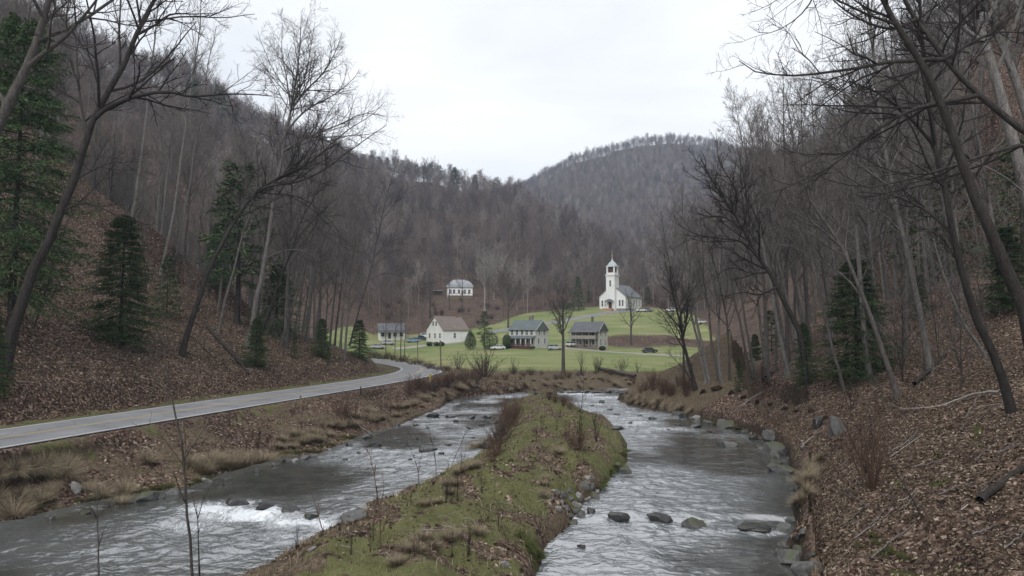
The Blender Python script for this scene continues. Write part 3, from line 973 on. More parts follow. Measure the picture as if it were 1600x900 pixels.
# ---- the large trees whose limbs can be followed one by one
def traced(pix, Y, r0, r1, drift=0.0, n=14, ground_first=True, seed=0):
    rng = np.random.default_rng(seed)
    pts = []
    for k, (px, py) in enumerate(pix):
        pts.append(W(px, py, Y + drift * k / max(1, len(pix) - 1)))
    c = catmull(pts, 6)
    L = np.concatenate([[0], np.cumsum(np.linalg.norm(np.diff(c, axis=0), axis=1))])
    s = np.linspace(0, L[-1], n)
    q = np.stack([np.interp(s, L, c[:, k]) for k in range(3)], 1)
    q[1:-1] += rng.normal(0, 0.012 * L[-1] / 10, (n - 2, 3))
    t = np.linspace(0, 1, n)
    return q, r0 + (r1 - r0) * t ** 0.9

def hero(name, label, base, pix, r0, r1, limbs, seed, Y=None, drift=0.0, bark=None, twigmat=None, nlimb=10, crown=0.45, dens=(6, 6, 4), spread=(0.2, 0.38), up=0.45, ang=(28, 60), twig=0.0085, cat='tree'):
    if Y is None:
        g = G(*base)
    else:
        g = W(base[0], base[1], Y); g[2] = hz1(g[0], g[1])
    Y = g[1]
    q, r = traced(pix, Y, r0, r1, drift, 16, seed=seed)
    root = g.copy(); root[2] -= 0.6
    if np.linalg.norm(q[0] - g) > 1.0:
        ex = np.stack([root, g * 0.6 + q[0] * 0.4])
        q = np.vstack([ex, q]); r = np.concatenate([[r0 * 1.6, r0 * 1.1], r])
    else:
        q = np.vstack([root, q]); r = np.concatenate([[r0 * 1.6], r])
    r[1] *= 1.12
    ex = []
    for k, lb in enumerate(limbs):
        pts, ra, dr = lb
        # start on the trunk at the nearest trunk point
        a, ra2 = traced(pts, Y, ra, ra * 0.16, 0, 12, seed=seed + k + 1)
        i = int(np.argmin(np.linalg.norm(q - a[0], axis=1)))
        off = q[i] - a[0]
        t = np.linspace(0, 1, 12)[:, None]
        a = a + off * (1 - t)
        a[:, 1] += dr * t[:, 0] ** 1.2
        # keep the same apparent course when it comes nearer or goes farther
        kf = (a[:, 1] / Y)[:, None]
        a[:, [0, 2]] = np.array([0, CAM_H]) + (a[:, [0, 2]] - np.array([0, CAM_H])) * kf
        a[0] = q[i]
        ex.append((a[None], ra2[None]))
    o = g
    line = ((q - o)[None], r[None])
    ex = [(P - o, rr) for P, rr in ex]
    ms = bare_tree_meshes(seed, 0, 0, crown, nlimb, spread, ang, up, dens, twig, line, ex, bark, twigmat)
    return make_tree(name, ms, label, cat, tuple(o))

hero('bare_tree', 'grey trunk leaning in at the upper left edge with two limbs crossing the spruce', (-75, 330), [(-70, 320), (-35, 262), (-2, 195), (18, 150), (40, 108), (60, 60), (75, 10), (95, -60), (120, -150)], 0.30, 0.06,
     [([(42, 105), (70, 82), (105, 55), (135, 20), (158, -10), (185, -60)], 0.12, -2.0), ([(58, 50), (75, 30), (100, 8), (125, -20)], 0.10, 1.5), ([(10, 170), (-30, 100), (-60, 20)], 0.12, 2)], 11, Y=30, nlimb=8, crown=0.6, bark=M_BARK)
hero('bare_tree', 'huge dark leaning tree at far left with a long low limb arching to the right', (6, 575), [(8, 570), (22, 505), (45, 440), (72, 385), (98, 325), (118, 270), (135, 218), (150, 178), (172, 140), (195, 98), (212, 55), (228, 25), (248, -10), (275, -60), (300, -120)], 0.42, 0.07,
     [([(145, 190), (165, 172), (195, 158), (230, 148), (262, 145), (300, 152), (330, 150), (372, 147), (425, 150)], 0.17, -3.0), ([(205, 65), (240, 45), (262, 28), (300, 25), (340, 20)], 0.11, 2.0), ([(100, 320), (135, 310), (165, 322), (200, 340), (235, 352)], 0.07, -2), ([(85, 360), (60, 330), (20, 345), (-10, 360)], 0.07, -1.5), ([(120, 268), (180, 248), (220, 270)], 0.05, -2)],
     12, bark=M_BARK_DARK, twigmat=M_TWIG_DARK, nlimb=12, crown=0.5)
hero('bare_tree', 'arching dark tree above the road sweeping right into a wide fan of limbs', (283, 553), [(285, 550), (296, 510), (312, 462), (325, 425), (342, 390), (362, 352), (385, 318), (405, 297), (428, 282), (455, 262), (480, 240)], 0.30, 0.08,
     [([(400, 300), (425, 288), (460, 285), (500, 268), (540, 240), (575, 215), (605, 195)], 0.14, -3.0), ([(425, 282), (470, 262), (510, 232), (540, 205), (580, 180), (600, 160)], 0.12, 2.5), ([(405, 296), (440, 300), (470, 305), (510, 335), (545, 385)], 0.09, 3.0), ([(385, 318), (420, 325), (455, 330), (490, 350), (530, 390), (560, 440)], 0.06, -4.0),
      ([(445, 268), (465, 235), (480, 195), (488, 150)], 0.08, 1.0), ([(362, 350), (385, 300), (395, 260), (392, 230)], 0.05, -2)], 13, bark=M_BARK_DARK, twigmat=M_TWIG_DARK, nlimb=10, crown=0.6, dens=(6, 6, 4))
hero('bare_tree', 'tall grey tree over the road with a broad rounded crown against the sky', (386, 545), [(388, 540), (396, 500), (405, 455), (412, 415), (420, 365), (428, 315), (436, 270), (444, 225), (452, 185), (460, 140), (466, 95), (470, 40)], 0.34, 0.05,
     [([(452, 190), (462, 150), (480, 110), (488, 60), (492, 35)], 0.15, 2.0), ([(458, 170), (480, 140), (505, 115), (525, 80), (535, 50)], 0.15, -2.5), ([(448, 205), (480, 172), (520, 150), (550, 125), (562, 108)], 0.14, 3.0), ([(444, 225), (485, 205), (530, 190), (570, 175), (602, 182)], 0.14, -3.0), ([(440, 250), (480, 232), (520, 220), (560, 215), (600, 205)], 0.12, 3.5),
      ([(455, 180), (448, 130), (440, 80), (442, 40)], 0.12, 2), ([(416, 395), (445, 385), (475, 388), (510, 412)], 0.08, -2.5)], 14, bark=M_BARK_WOOD, nlimb=13, crown=0.5, dens=(9, 8, 5), up=0.25)
hero('bare_tree', 'dark spreading tree at the road bend with drooping limbs on its right', (545, 540), [(548, 535), (556, 505), (565, 470), (574, 440), (582, 410), (588, 380), (595, 350), (602, 315), (612, 280), (622, 250)], 0.32, 0.05,
     [([(574, 436), (600, 425), (625, 430), (642, 455), (650, 490)], 0.12, -2.5), ([(580, 415), (605, 395), (630, 390), (648, 412), (655, 450)], 0.11, 3.0), ([(585, 392), (610, 372), (635, 368), (660, 372)], 0.11, -2.0), ([(576, 430), (560, 405), (540, 392), (520, 400), (508, 420)], 0.10, 2.0), ([(590, 370), (570, 340), (560, 300), (556, 265)], 0.10, 2.0), ([(597, 340), (620, 312), (640, 290), (648, 268)], 0.10, -2.0)],
     15, bark=M_BARK_DARK, twigmat=M_TWIG_DARK, nlimb=10, crown=0.5, dens=(7, 6, 5), up=0.3)
hero('bare_tree', 'slim tree behind the arching one forking low above the slope', (415, 552), [(400, 540), (420, 490), (440, 430), (458, 385), (470, 345), (490, 310), (505, 275), (512, 235)], 0.16, 0.03,
     [([(462, 378), (490, 345), (512, 325), (528, 300)], 0.07, 2), ([(472, 340), (482, 300), (486, 255)], 0.06, -2)], 16, bark=M_BARK_DARK, nlimb=10, crown=0.4, dens=(5, 5, 4))
for k, (bx, by, pix, r0, lab) in enumerate((
        (205, 345, [(206, 340), (216, 280), (224, 220), (232, 150), (240, 80), (248, 0), (254, -70)], 0.27, 'straight grey trunk rising left of centre in the left wood with pale bark'),
        (250, 430, [(252, 425), (266, 365), (278, 290), (288, 215), (298, 140), (310, 60), (318, -20)], 0.25, 'tall grey trunk standing just right of the large fir on the left slope'),
        (271, 422, [(272, 418), (282, 360), (296, 290), (306, 220), (322, 120), (338, 40)], 0.2, 'thin grey trunk paired with a thicker one beside the large fir'),
        (340, 520, [(343, 515), (352, 470), (366, 420), (378, 370), (392, 330), (400, 290), (412, 230)], 0.17, 'slim grey trunk between the arching tree and the broad crowned tree'),
        (367, 478, [(368, 472), (380, 420), (392, 365), (404, 300), (410, 240)], 0.14, 'thin upright trunk rising behind the bend of the arching tree'),
        (438, 540, [(440, 536), (455, 490), (470, 440), (486, 380), (498, 330), (508, 280), (512, 240)], 0.15, 'slender dark trunk right of the broad crowned tree on the left slope'),
        (472, 525, [(474, 522), (484, 470), (494, 420), (502, 360), (508, 300), (512, 250)], 0.17, 'upright dark trunk above the small evergreens on the left slope'),
        (175, 300, [(176, 296), (184, 220), (190, 150), (194, 90), (200, 20), (205, -40)], 0.22, 'pale straight trunk behind the large leaning tree at left'))):
    hero('bare_tree', lab, (bx, by), pix, r0, 0.04, [], 30 + k, bark=M_BARK_WOOD if k != 5 else M_BARK, twigmat=M_TWIG_WOOD, nlimb=12, crown=0.5, spread=(0.16, 0.3), up=0.8, dens=(5, 5, 4), ang=(25, 50))
hero('dead_sapling', 'crooked little dead sapling amid the left wood', (378, 345), [(379, 340), (380, 300), (376, 275), (384, 262), (390, 245), (393, 235)], 0.10, 0.03, [([(380, 300), (372, 270), (362, 255)], 0.03, -1), ([(384, 262), (398, 262), (405, 250)], 0.03, 1)], 39, Y=96, bark=M_BARK, twigmat=M_BARK, nlimb=2, dens=(2, 2), crown=0.6)

# right hand side
hero('bare_tree', 'dark leaning tree on the leaf slope at right with a bare trunk over the river', (1583, 645), [(1580, 640), (1566, 590), (1548, 545), (1528, 500), (1512, 455), (1500, 410), (1490, 360), (1478, 310), (1466, 250), (1455, 180), (1446, 110), (1440, 40), (1432, -40)], 0.20, 0.05,
     [([(1490, 360), (1455, 330), (1420, 312), (1385, 302), (1340, 300)], 0.09, 2.0), ([(1466, 250), (1430, 205), (1390, 165), (1350, 140), (1300, 120)], 0.09, -1.5), ([(1500, 410), (1470, 370), (1440, 355)], 0.05, -1.0), ([(1478, 310), (1500, 270), (1530, 240)], 0.07, 1)],
     51, bark=M_BARK_DARK, twigmat=M_TWIG_DARK, nlimb=12, crown=0.5)
hero('bare_tree', 'straight grey brown trunk standing beside a broken log on the right slope', (1455, 578), [(1453, 572), (1445, 530), (1436, 480), (1424, 430), (1412, 380), (1400, 330), (1390, 270), (1378, 200), (1368, 120), (1360, 40), (1352, -40)], 0.24, 0.06,
     [([(1412, 380), (1380, 345), (1340, 325), (1300, 312)], 0.09, -2), ([(1400, 330), (1372, 280), (1335, 240), (1290, 222)], 0.10, 2), ([(1378, 200), (1340, 160), (1290, 130), (1240, 122)], 0.10, 1)], 52, bark=M_BARK_WOOD, nlimb=14, crown=0.42)
hero('bare_tree', 'leaning trunk with its foot in a leafy hollow, left of the straight grey one', (1404, 622), [(1400, 610), (1388, 575), (1374, 535), (1360, 495), (1345, 455), (1328, 415), (1308, 375), (1285, 340), (1262, 300), (1245, 250), (1235, 200)], 0.18, 0.04,
     [([(1345, 455), (1318, 425), (1280, 400), (1240, 385), (1205, 380)], 0.08, 2), ([(1308, 375), (1270, 345), (1230, 325), (1190, 318)], 0.08, -2), ([(1285, 340), (1290, 290), (1285, 230)], 0.07, 1)], 53, bark=M_BARK, nlimb=12, crown=0.42)
hero('bare_tree', 'crooked dark tree leaning left above the cut river bank with a hooked limb', (1262, 600), [(1260, 596), (1256, 560), (1250, 520), (1236, 490), (1220, 462), (1208, 436), (1196, 415), (1180, 395), (1166, 368), (1150, 338), (1132, 310), (1112, 280), (1096, 250)], 0.30, 0.05,
     [([(1210, 440), (1185, 455), (1160, 453), (1140, 460), (1125, 468)], 0.11, -2.0), ([(1196, 415), (1170, 420), (1140, 415), (1120, 430)], 0.10, 2.0), ([(1190, 405), (1160, 378), (1120, 372), (1085, 365), (1058, 350)], 0.12, -2.5), ([(1166, 368), (1135, 345), (1105, 340), (1075, 330)], 0.10, 2.5), ([(1160, 358), (1165, 320), (1160, 270), (1150, 225)], 0.10, 1.0), ([(1150, 340), (1150, 300), (1125, 255), (1120, 215)], 0.09, -1)],
     54, bark=M_BARK_DARK, twigmat=M_TWIG_DARK, nlimb=12, crown=0.5, dens=(7, 6, 5))
hero('bare_tree', 'black forking tree at the tip of the right bank beside dry grass', (1088, 608), [(1086, 605), (1078, 575), (1070, 545), (1065, 515), (1058, 485), (1050, 450), (1046, 415)], 0.22, 0.04,
     [([(1068, 535), (1074, 500), (1076, 460), (1078, 410)], 0.12, 1), ([(1074, 560), (1055, 525), (1040, 500), (1025, 480)], 0.08, -1.5), ([(1065, 515), (1045, 490), (1025, 470), (1008, 465)], 0.07, 1.5), ([(1080, 600), (1066, 575), (1052, 560), (1045, 548)], 0.07, -1)], 55, bark=M_BARK_DARK, nlimb=12, crown=0.35, dens=(7, 6, 5))
hero('bare_tree', 'thick rough grey trunk near the top right corner', (1660, 470), [(1650, 440), (1632, 390), (1612, 330), (1598, 280), (1582, 220), (1566, 160), (1548, 95), (1530, 40), (1515, -10), (1500, -60)], 0.36, 0.16, [([(1600, 290), (1560, 262), (1510, 245), (1450, 240)], 0.06, -3)], 56, Y=36, bark=M_BARK_WOOD, nlimb=8, crown=0.65)
hero('bare_tree', 'second rough grey trunk at the right edge, behind the thick one', (1690, 430), [(1680, 400), (1655, 330), (1630, 250), (1605, 180), (1585, 120), (1560, 50), (1545, -20), (1530, -80)], 0.33, 0.14, [], 57, Y=40, bark=M_BARK_WOOD, nlimb=8, crown=0.6)
hero('bare_tree', 'near dark tree off the right edge reaching long limbs across the sky and slope', (1800, 420), [(1790, 390), (1720, 300), (1660, 240), (1600, 205), (1560, 172), (1525, 142), (1490, 108), (1465, 78), (1440, 40), (1415, 0), (1400, -40)], 0.20, 0.045,
     [([(1475, 85), (1440, 88), (1400, 90), (1350, 100), (1300, 108), (1240, 116), (1180, 112), (1155, 95)], 0.09, -1.5), ([(1545, 150), (1500, 160), (1450, 168), (1400, 190), (1350, 225), (1300, 262), (1250, 285), (1195, 305)], 0.10, 1.5), ([(1480, 85), (1520, 62), (1560, 48), (1610, 52)], 0.08, -1.0), ([(1470, 80), (1420, 105), (1370, 150), (1320, 190), (1290, 215)], 0.06, 1.0),
      ([(1430, 22), (1390, 40), (1330, 20), (1280, -20)], 0.07, -1.0), ([(1650, 235), (1600, 222), (1530, 240), (1470, 262), (1410, 280), (1350, 292), (1290, 280)], 0.09, -2.5)], 58, Y=24, bark=M_BARK_DARK, twigmat=M_TWIG_DARK, nlimb=5, crown=0.6, dens=(6, 5, 4), up=0.25, twig=0.006)
hero('bare_tree', 'twig ends of a near tree hanging in from the top edge of the sky', (1640, 560), [(1600, 480), (1520, 300), (1460, 140), (1390, 20), (1340, -60), (1280, -90)], 0.2, 0.05,
     [([(1330, -60), (1290, -20), (1265, 20), (1230, 45), (1195, 55), (1170, 40)], 0.04, -1.0), ([(1300, -80), (1240, -30), (1200, 5), (1172, 20)], 0.035, 0.5)], 59, Y=22, bark=M_BARK_DARK, twigmat=M_TWIG_DARK, nlimb=3, crown=0.7, dens=(6, 4, 3), up=0.1, twig=0.006)
for k, (bx, by, pix, r0, lab) in enumerate((
        (1320, 610, [(1318, 606), (1305, 560), (1290, 500), (1276, 440), (1262, 370), (1252, 300), (1240, 220), (1228, 150)], 0.13, 'slender leaning trunk with its foot at the mossy outcrop'),
        (1185, 592, [(1180, 590), (1172, 545), (1164, 500), (1158, 450), (1150, 390), (1146, 330), (1140, 270)], 0.17, 'grey trunk on the red leaf bank right of the small pointed fir'),
        (1232, 588, [(1232, 585), (1225, 535), (1216, 480), (1206, 420), (1200, 350), (1195, 280), (1190, 200)], 0.17, 'grey trunk on the red leaf bank left of the crooked leaning tree'),
        (1110, 598, [(1108, 595), (1100, 555), (1090, 510), (1084, 470), (1078, 420), (1072, 370), (1070, 320)], 0.18, 'grey trunk close behind the black forking tree'),
        (1124, 592, [(1122, 588), (1112, 540), (1108, 490), (1100, 440), (1098, 390), (1094, 340)], 0.16, 'second grey trunk behind the black forking tree'),
        (1360, 590, [(1358, 585), (1350, 520), (1344, 440), (1338, 360), (1330, 280), (1322, 180), (1316, 90)], 0.24, 'upright trunk rising out of the broad green fir at right'),
        (1500, 510, [(1498, 505), (1488, 440), (1480, 370), (1470, 290), (1462, 200), (1456, 110), (1450, 20)], 0.22, 'upright trunk higher on the right slope, behind the leaning tree'),
        (1540, 560, [(1538, 552), (1512, 515), (1490, 470), (1472, 420), (1455, 360), (1440, 300), (1420, 240)], 0.11, 'thin leaning trunk crossing the dark one on the right slope'))):
    hero('bare_tree', lab, (bx, by), pix, r0, 0.035, [], 70 + k, bark=M_BARK_WOOD if k % 2 else M_BARK, twigmat=M_TWIG_WOOD, nlimb=13, crown=0.45, spread=(0.18, 0.34), up=0.6, dens=(5, 5, 4), ang=(25, 55))

for k, (bx, by, tx_, ty_, r0, lab) in enumerate((
        (1068, 600, 1040, 330, 0.13, 'slim tree left of the black forking one at the tip of the right bank'),
        (1098, 601, 1062, 300, 0.15, 'leaning slim tree just right of the black forking one'),
        (1132, 597, 1118, 285, 0.16, 'grey tree standing above the start of the cut bank'),
        (1142, 594, 1104, 330, 0.12, 'thin leaning tree above the start of the cut bank'),
        (1168, 600, 1122, 250, 0.17, 'leaning grey tree left of the small pointed fir'),
        (1205, 590, 1160, 230, 0.18, 'stout leaning tree between the small pointed fir and the crooked tree'),
        (1216, 580, 1188, 180, 0.15, 'slim upright tree a little behind the crooked leaning tree'),
        (1290, 560, 1250, 130, 0.18, 'tall tree rising left of the broad green fir'),
        (1385, 560, 1330, 60, 0.17, 'tall slim tree right of the broad green fir'),
        (1420, 540, 1395, 30, 0.20, 'tall straight tree behind the straight grey brown trunk'),
        (1560, 480, 1500, -60, 0.24, 'tall thick tree high on the slope near the right edge'))):
    m_ = [(bx + (tx_ - bx) * t + 7 * math.sin(k * 2 + t * 5), by + (ty_ - by) * t) for t in (0.02, 0.2, 0.4, 0.6, 0.8, 1.0)]
    hero('bare_tree', lab, (bx, by), m_, r0, 0.03, [], 120 + k, bark=(M_BARK, M_BARK_WOOD, M_BARK_WOOD)[k % 3], twigmat=M_TWIG_WOOD, nlimb=16, crown=0.30, spread=(0.26, 0.46), up=0.5, dens=(7, 7, 4), ang=(25, 58))

# trees standing in the fields
M_FIELD_TWIG = plain('field_tree_twigs', (0.125, 0.105, 0.096), 0.9, 0.2, 0.5, 0.1)
def field_tree(px, py, top, w, seed, label, Y=None, r0=0.3, crown=0.3, up=0.5, dens=(8, 7, 5), ang=(25, 60)):
    g = G(px, py)
    H = (py - top) / F * g[1]
    sp = w / F * g[1] / H
    ms = bare_tree_meshes(seed, H, r0, crown, 14, (sp * 0.55, sp * 0.95), ang, up, dens, 0.014, bark=M_BARK if px != 757 else M_BARK_PALE, twigmat=M_FIELD_TWIG if px != 757 else M_BARK_PALE)
    return make_tree('bare_tree', ms, label, 'tree', tuple(g), (0, 0, seed))
field_tree(880, 583, 452, 62, 91, 'lone bare tree on the river bank in front of the grey roofed house', r0=0.30, crown=0.42)
field_tree(794, 512, 438, 62, 92, 'round crowned bare tree just behind the green roofed house', r0=0.36, crown=0.3)
field_tree(986, 539, 462, 60, 93, 'open bare tree on the brown bank below the church', r0=0.36, crown=0.28, dens=(5, 5, 4))
field_tree(757, 486, 388, 46, 94, 'pale bare tree on the slope right of the round roofed house', r0=0.32, crown=0.4)
field_tree(672, 497, 424, 40, 95, 'grey forked tree on the leafy slope left of the round roofed house', r0=0.42, crown=0.4, dens=(5, 5, 4))
field_tree(702, 484, 396, 34, 96, 'bare tree standing directly before the round roofed house, left of its middle', r0=0.24, crown=0.35, dens=(6, 6, 4))
field_tree(722, 482, 400, 36, 97, 'bare tree before the round roofed house, right of its middle', r0=0.24, crown=0.35, dens=(6, 6, 4))
for k, (px, py, top) in enumerate(((617, 561, 440), (626, 562, 425), (603, 560, 450), (632, 558, 470))):
    field_tree(px, py, top, 26, 100 + k, 'slim bare tree in the clump by the roadside hedge, %s' % ('second from the right', 'tallest of them', 'at its left end', 'at its right end')[k], r0=0.14, crown=0.35, dens=(6, 5, 4))

# ---- the woods: individual trees while they show large, then the far-off wood as one mass
NEAR = [bare_tree_meshes(200 + k, 24 + 1.3 * k, 0.19 + 0.02 * (k % 4), 0.28 + 0.06 * (k % 3), 18, (0.18, 0.38), (26, 56), 0.65, (7, 7, 4), 0.011, bark=(M_BARK_WOOD, M_BARK_WOOD, M_BARK, M_BARK_WOOD)[k % 4], twigmat=M_TWIG_WOOD, sides=(7, 4, 3, 3)) for k in range(7)]
FAR = [bare_tree_meshes(300 + k, 20, 0.17, 0.32, 18, (0.30, 0.54), (28, 60), 0.55, (8, 11), 0.028, bark=(M_TWIG_FAR, M_BARK, M_TWIG_FAR, M_BARK_PALE, M_TWIG_FAR, M_TWIG_FAR)[k], twigmat=M_TWIG_FAR, sides=(5, 3, 3, 3)) for k in range(6)]

rng = np.random.default_rng(7)
def scatter(x0, x1, y0, y1, cell, jit=0.9):
    gx, gy = np.meshgrid(np.arange(x0, x1, cell), np.arange(y0, y1, cell))
    x = gx.ravel() + rng.uniform(-jit, jit, gx.size) * cell * 0.5
    y = gy.ravel() + rng.uniform(-jit, jit, gx.size) * cell * 0.5
    return x, y
pts = []
for (x0, x1, y0, y1, cell) in ((-130, 120, 34, 260, 5.6), (-420, 380, 260, 620, 6.9), (-700, 900, 620, 1500, 8.5)):
    x, y = scatter(x0, x1, y0, y1, cell)
    ok = np.abs(x) < 0.83 * y + 14
    x, y = x[ok], y[ok]
    pl = plan(x, y)
    woods = ~inside(x, y, CLEAR) & (pl['sw'] > 3)
    left = (pl['sr'] > 9) & (y < 270)
    right = (pl['sR'] > 3.5) & (y < 330)
    beyond = y > 262
    ok = woods & (left | right | beyond)
    for hx, hy, hr in HOUSE_CLEAR:
        ok &= (x - hx) ** 2 + (y - hy) ** 2 > hr * hr
    # the traced trees own the nearest ground
    ok &= ~((pl['sr'] > 0) & (y < 62) & (x > -62))
    ok &= ~((pl['sR'] > 0) & (y < 50) & (pl['sR'] < 21))
    # open leaf slopes show between well spaced trunks
    zz = hz(x, y)
    dyc = y * math.cos(PITCH) + (zz - CAM_H) * math.sin(PITCH); dzc = -y * math.sin(PITCH) + (zz - CAM_H) * math.cos(PITCH)
    ppx = 800 + F * x / dyc; ppy = 450 - F * dzc / dyc
    lineL = np.interp(ppx, [0, 130, 250, 350, 480, 580], [300, 265, 400, 500, 560, 578])
    lineR = np.interp(ppx, [1100, 1200, 1290, 1420, 1500, 1600], [600, 598, 585, 520, 470, 415])
    face = ((pl['sr'] > 5) & (ppx < 600) & (ppy > lineL - 6) & (y < 130)) | ((pl['sR'] > 0) & (ppx > 1100) & (ppy > lineR - 4) & (y < 130))
    ok &= ~face | (rng.random(len(x)) < 0.07)
    sl = (x > -50) & (x < 8) & (y > 262) & (y < 325)     # thin wood on the open leafy slope
    ok &= ~sl | (rng.random(len(x)) < 0.12)
    pts.append(np.stack([x[ok], y[ok]], 1))
pts = np.concatenate(pts)
d = np.hypot(pts[:, 0], pts[:, 1])
pts = pts[np.argsort(d)]
pz = hz(pts[:, 0], pts[:, 1])
d = np.hypot(pts[:, 0], pts[:, 1])
infr = np.abs(pts[:, 0] / pts[:, 1]) < 0.79
N_IND = 236
pick = np.nonzero(infr)[0][:N_IND]
pick_set = np.zeros(len(pts), bool); pick_set[pick] = True
GL = 'bare trees in the wood on the left hillside'
GR = 'bare trees in the wood on the right hillside'
protos = {}
for i in pick:
    x, y = pts[i]
    k = int(rng.integers(len(NEAR)))
    leftside = x < 0
    tilt = float(rng.normal(0.07, 0.05)) * (1 if leftside else -1)
    rot = lean_rot(tilt, float(rng.normal(0, 0.03)), float(rng.random() * 6.28))
    scl = float(rng.uniform(0.72, 1.08))
    lab = 'tall bare grey tree in the dense wood on the left hillside' if leftside else 'tall bare grey tree in the dense wood on the right hillside'
    grp = GL if leftside else GR
    if k not in protos:
        protos[k] = make_tree('woodland_tree', NEAR[k], lab, 'tree', (x, y, pz[i]), rot, scl, grp)
    else:
        place_copy(protos[k], (x, y, pz[i]), rot, scl, lab, grp)

# young trees and brushy understorey between the trunks
UND = [bare_tree_meshes(260 + k, 7, 0.045, 0.12, 16, (0.25, 0.5), (28, 62), 0.5, (6, 5), 0.007, bark=(M_BARK, M_BARK_WOOD, M_BARK_DARK)[k], twigmat=M_TWIG_WOOD, sides=(5, 4, 3, 3)) for k in range(3)]
und = {}
cand = []
for (px0, px1, py0, py1, n_) in ((30, 560, 300, 560, 26), (1110, 1590, 400, 610, 34)):
    for k in range(n_):
        px, py = rng.uniform(px0, px1), rng.uniform(py0, py1)
        g = G(px, py, 260)
        if not 40 < g[1] < 200: continue
        pl = plan(g[:1], g[1:2])
        if pl['sr'][0] < 7.5 and pl['sR'][0] < 4: continue
        k3 = int(rng.integers(3))
        lab = 'thin twiggy young tree between the trunks on the left hillside' if px < 800 else 'thin twiggy young tree between the trunks on the right hillside'
        grp = 'young trees on the left hillside' if px < 800 else 'young trees on the right hillside'
        rot = lean_rot(float(rng.normal(0.1, 0.12)) * (1 if px < 800 else -1), float(rng.normal(0, 0.1)), float(rng.random() * 6.28))
        if k3 not in und:
            und[k3] = make_tree('young_tree', UND[k3], lab, 'tree', tuple(g), rot, float(rng.uniform(0.6, 1.5)), grp)
        else:
            place_copy(und[k3], tuple(g), rot, float(rng.uniform(0.6, 1.5)), lab, grp)

def instancer(name, co, idx, rotz, scl, meshes, tilt=None):
    """one object: a point per plant, each point dressed with one of a few plant meshes"""
    pc = bpy.data.collections.new(name + '_kinds')
    for k, ms in enumerate(meshes):
        v, f, mi, mats, base = [], [], [], [], 0
        if len(ms) == 1:
            o = bpy.data.objects.new('%s_kind_%02d' % (name, k), ms[0])
        else:
            o = bpy.data.objects.new('%s_kind_%02d' % (name, k), join_meshes(ms))
        pc.objects.link(o)
    me = bpy.data.meshes.new(name)
    me.vertices.add(len(co)); me.vertices.foreach_set('co', np.asarray(co, np.float32).ravel())
    for nm, arr, ty in (('kind_index', idx, 'INT'), ('turn', rotz, 'FLOAT'), ('size', scl, 'FLOAT')):
        a = me.attributes.new(nm, ty, 'POINT'); a.data.foreach_set('value', np.asarray(arr, np.int32 if ty == 'INT' else np.float32))
    o = link(name, me)
    g = bpy.data.node_groups.new(name, 'GeometryNodeTree')
    g.interface.new_socket('Geometry', in_out='INPUT', socket_type='NodeSocketGeometry')
    g.interface.new_socket('Geometry', in_out='OUTPUT', socket_type='NodeSocketGeometry')
    n, l = g.nodes, g.links
    gi, go = n.new('NodeGroupInput'), n.new('NodeGroupOutput')
    ip = n.new('GeometryNodeInstanceOnPoints')
    ci = n.new('GeometryNodeCollectionInfo')
    ci.inputs['Collection'].default_value = pc
    ci.inputs['Separate Children'].default_value = True
    ci.inputs['Reset Children'].default_value = True
    def attr(nm, ty):
        a = n.new('GeometryNodeInputNamedAttribute'); a.data_type = ty; a.inputs['Name'].default_value = nm
        return a.outputs['Attribute']
    cx = n.new('ShaderNodeCombineXYZ')
    l.new(attr('turn', 'FLOAT'), cx.inputs['Z'])
    l.new(gi.outputs[0], ip.inputs['Points'])
    l.new(ci.outputs[0], ip.inputs['Instance'])
    ip.inputs['Pick Instance'].default_value = True
    l.new(attr('kind_index', 'INT'), ip.inputs['Instance Index'])
    l.new(cx.outputs[0], ip.inputs['Rotation'])
    l.new(attr('size', 'FLOAT'), ip.inputs['Scale'])
    l.new(ip.outputs[0], go.inputs[0])
    md = o.modifiers.new('planting', 'NODES'); md.node_group = g
    return o

def join_meshes(ms):
    V, Fq, MI, mats, base = [], [], [], [], 0
    Ft, MIt = [], []
    for k, me in enumerate(ms):
        v = np.empty(len(me.vertices) * 3, np.float32); me.vertices.foreach_get('co', v)
        tot = np.empty(len(me.polygons), np.int32); me.polygons.foreach_get('loop_total', tot)
        li = np.empty(len(me.loops), np.int32); me.loops.foreach_get('vertex_index', li)
        st = np.empty(len(me.polygons), np.int32); me.polygons.foreach_get('loop_start', st)
        for n_, F_, M_ in ((4, Fq, MI), (3, Ft, MIt)):
            s = st[tot == n_]
            if len(s):
                F_.append(li[s[:, None] + np.arange(n_)] + base); M_ += [k] * len(s)
        V.append(v.reshape(-1, 3)); base += len(me.vertices)
        mats.append(me.materials[0])
    fl = ([np.concatenate(Fq)] if Fq else []) + ([np.concatenate(Ft)] if Ft else [])
    return mesh_np('joined', np.concatenate(V), fl, None, True, MI + MIt, mats)

rest = ~pick_set
ridx = np.nonzero(rest)[0]
far_i = (d[ridx] > 230)
kind = np.where(far_i, 3 + rng.integers(0, len(FAR), len(ridx)), rng.integers(0, 3, len(ridx)))
wood = instancer('far_woods', np.stack([pts[ridx, 0], pts[ridx, 1], pz[ridx]], 1), kind, rng.random(len(ridx)) * 6.28, np.clip(rng.normal(0.82, 0.17, len(ridx)), 0.4, 1.25), NEAR[:3] + FAR)
tag(wood, None, None, None, 'stuff')

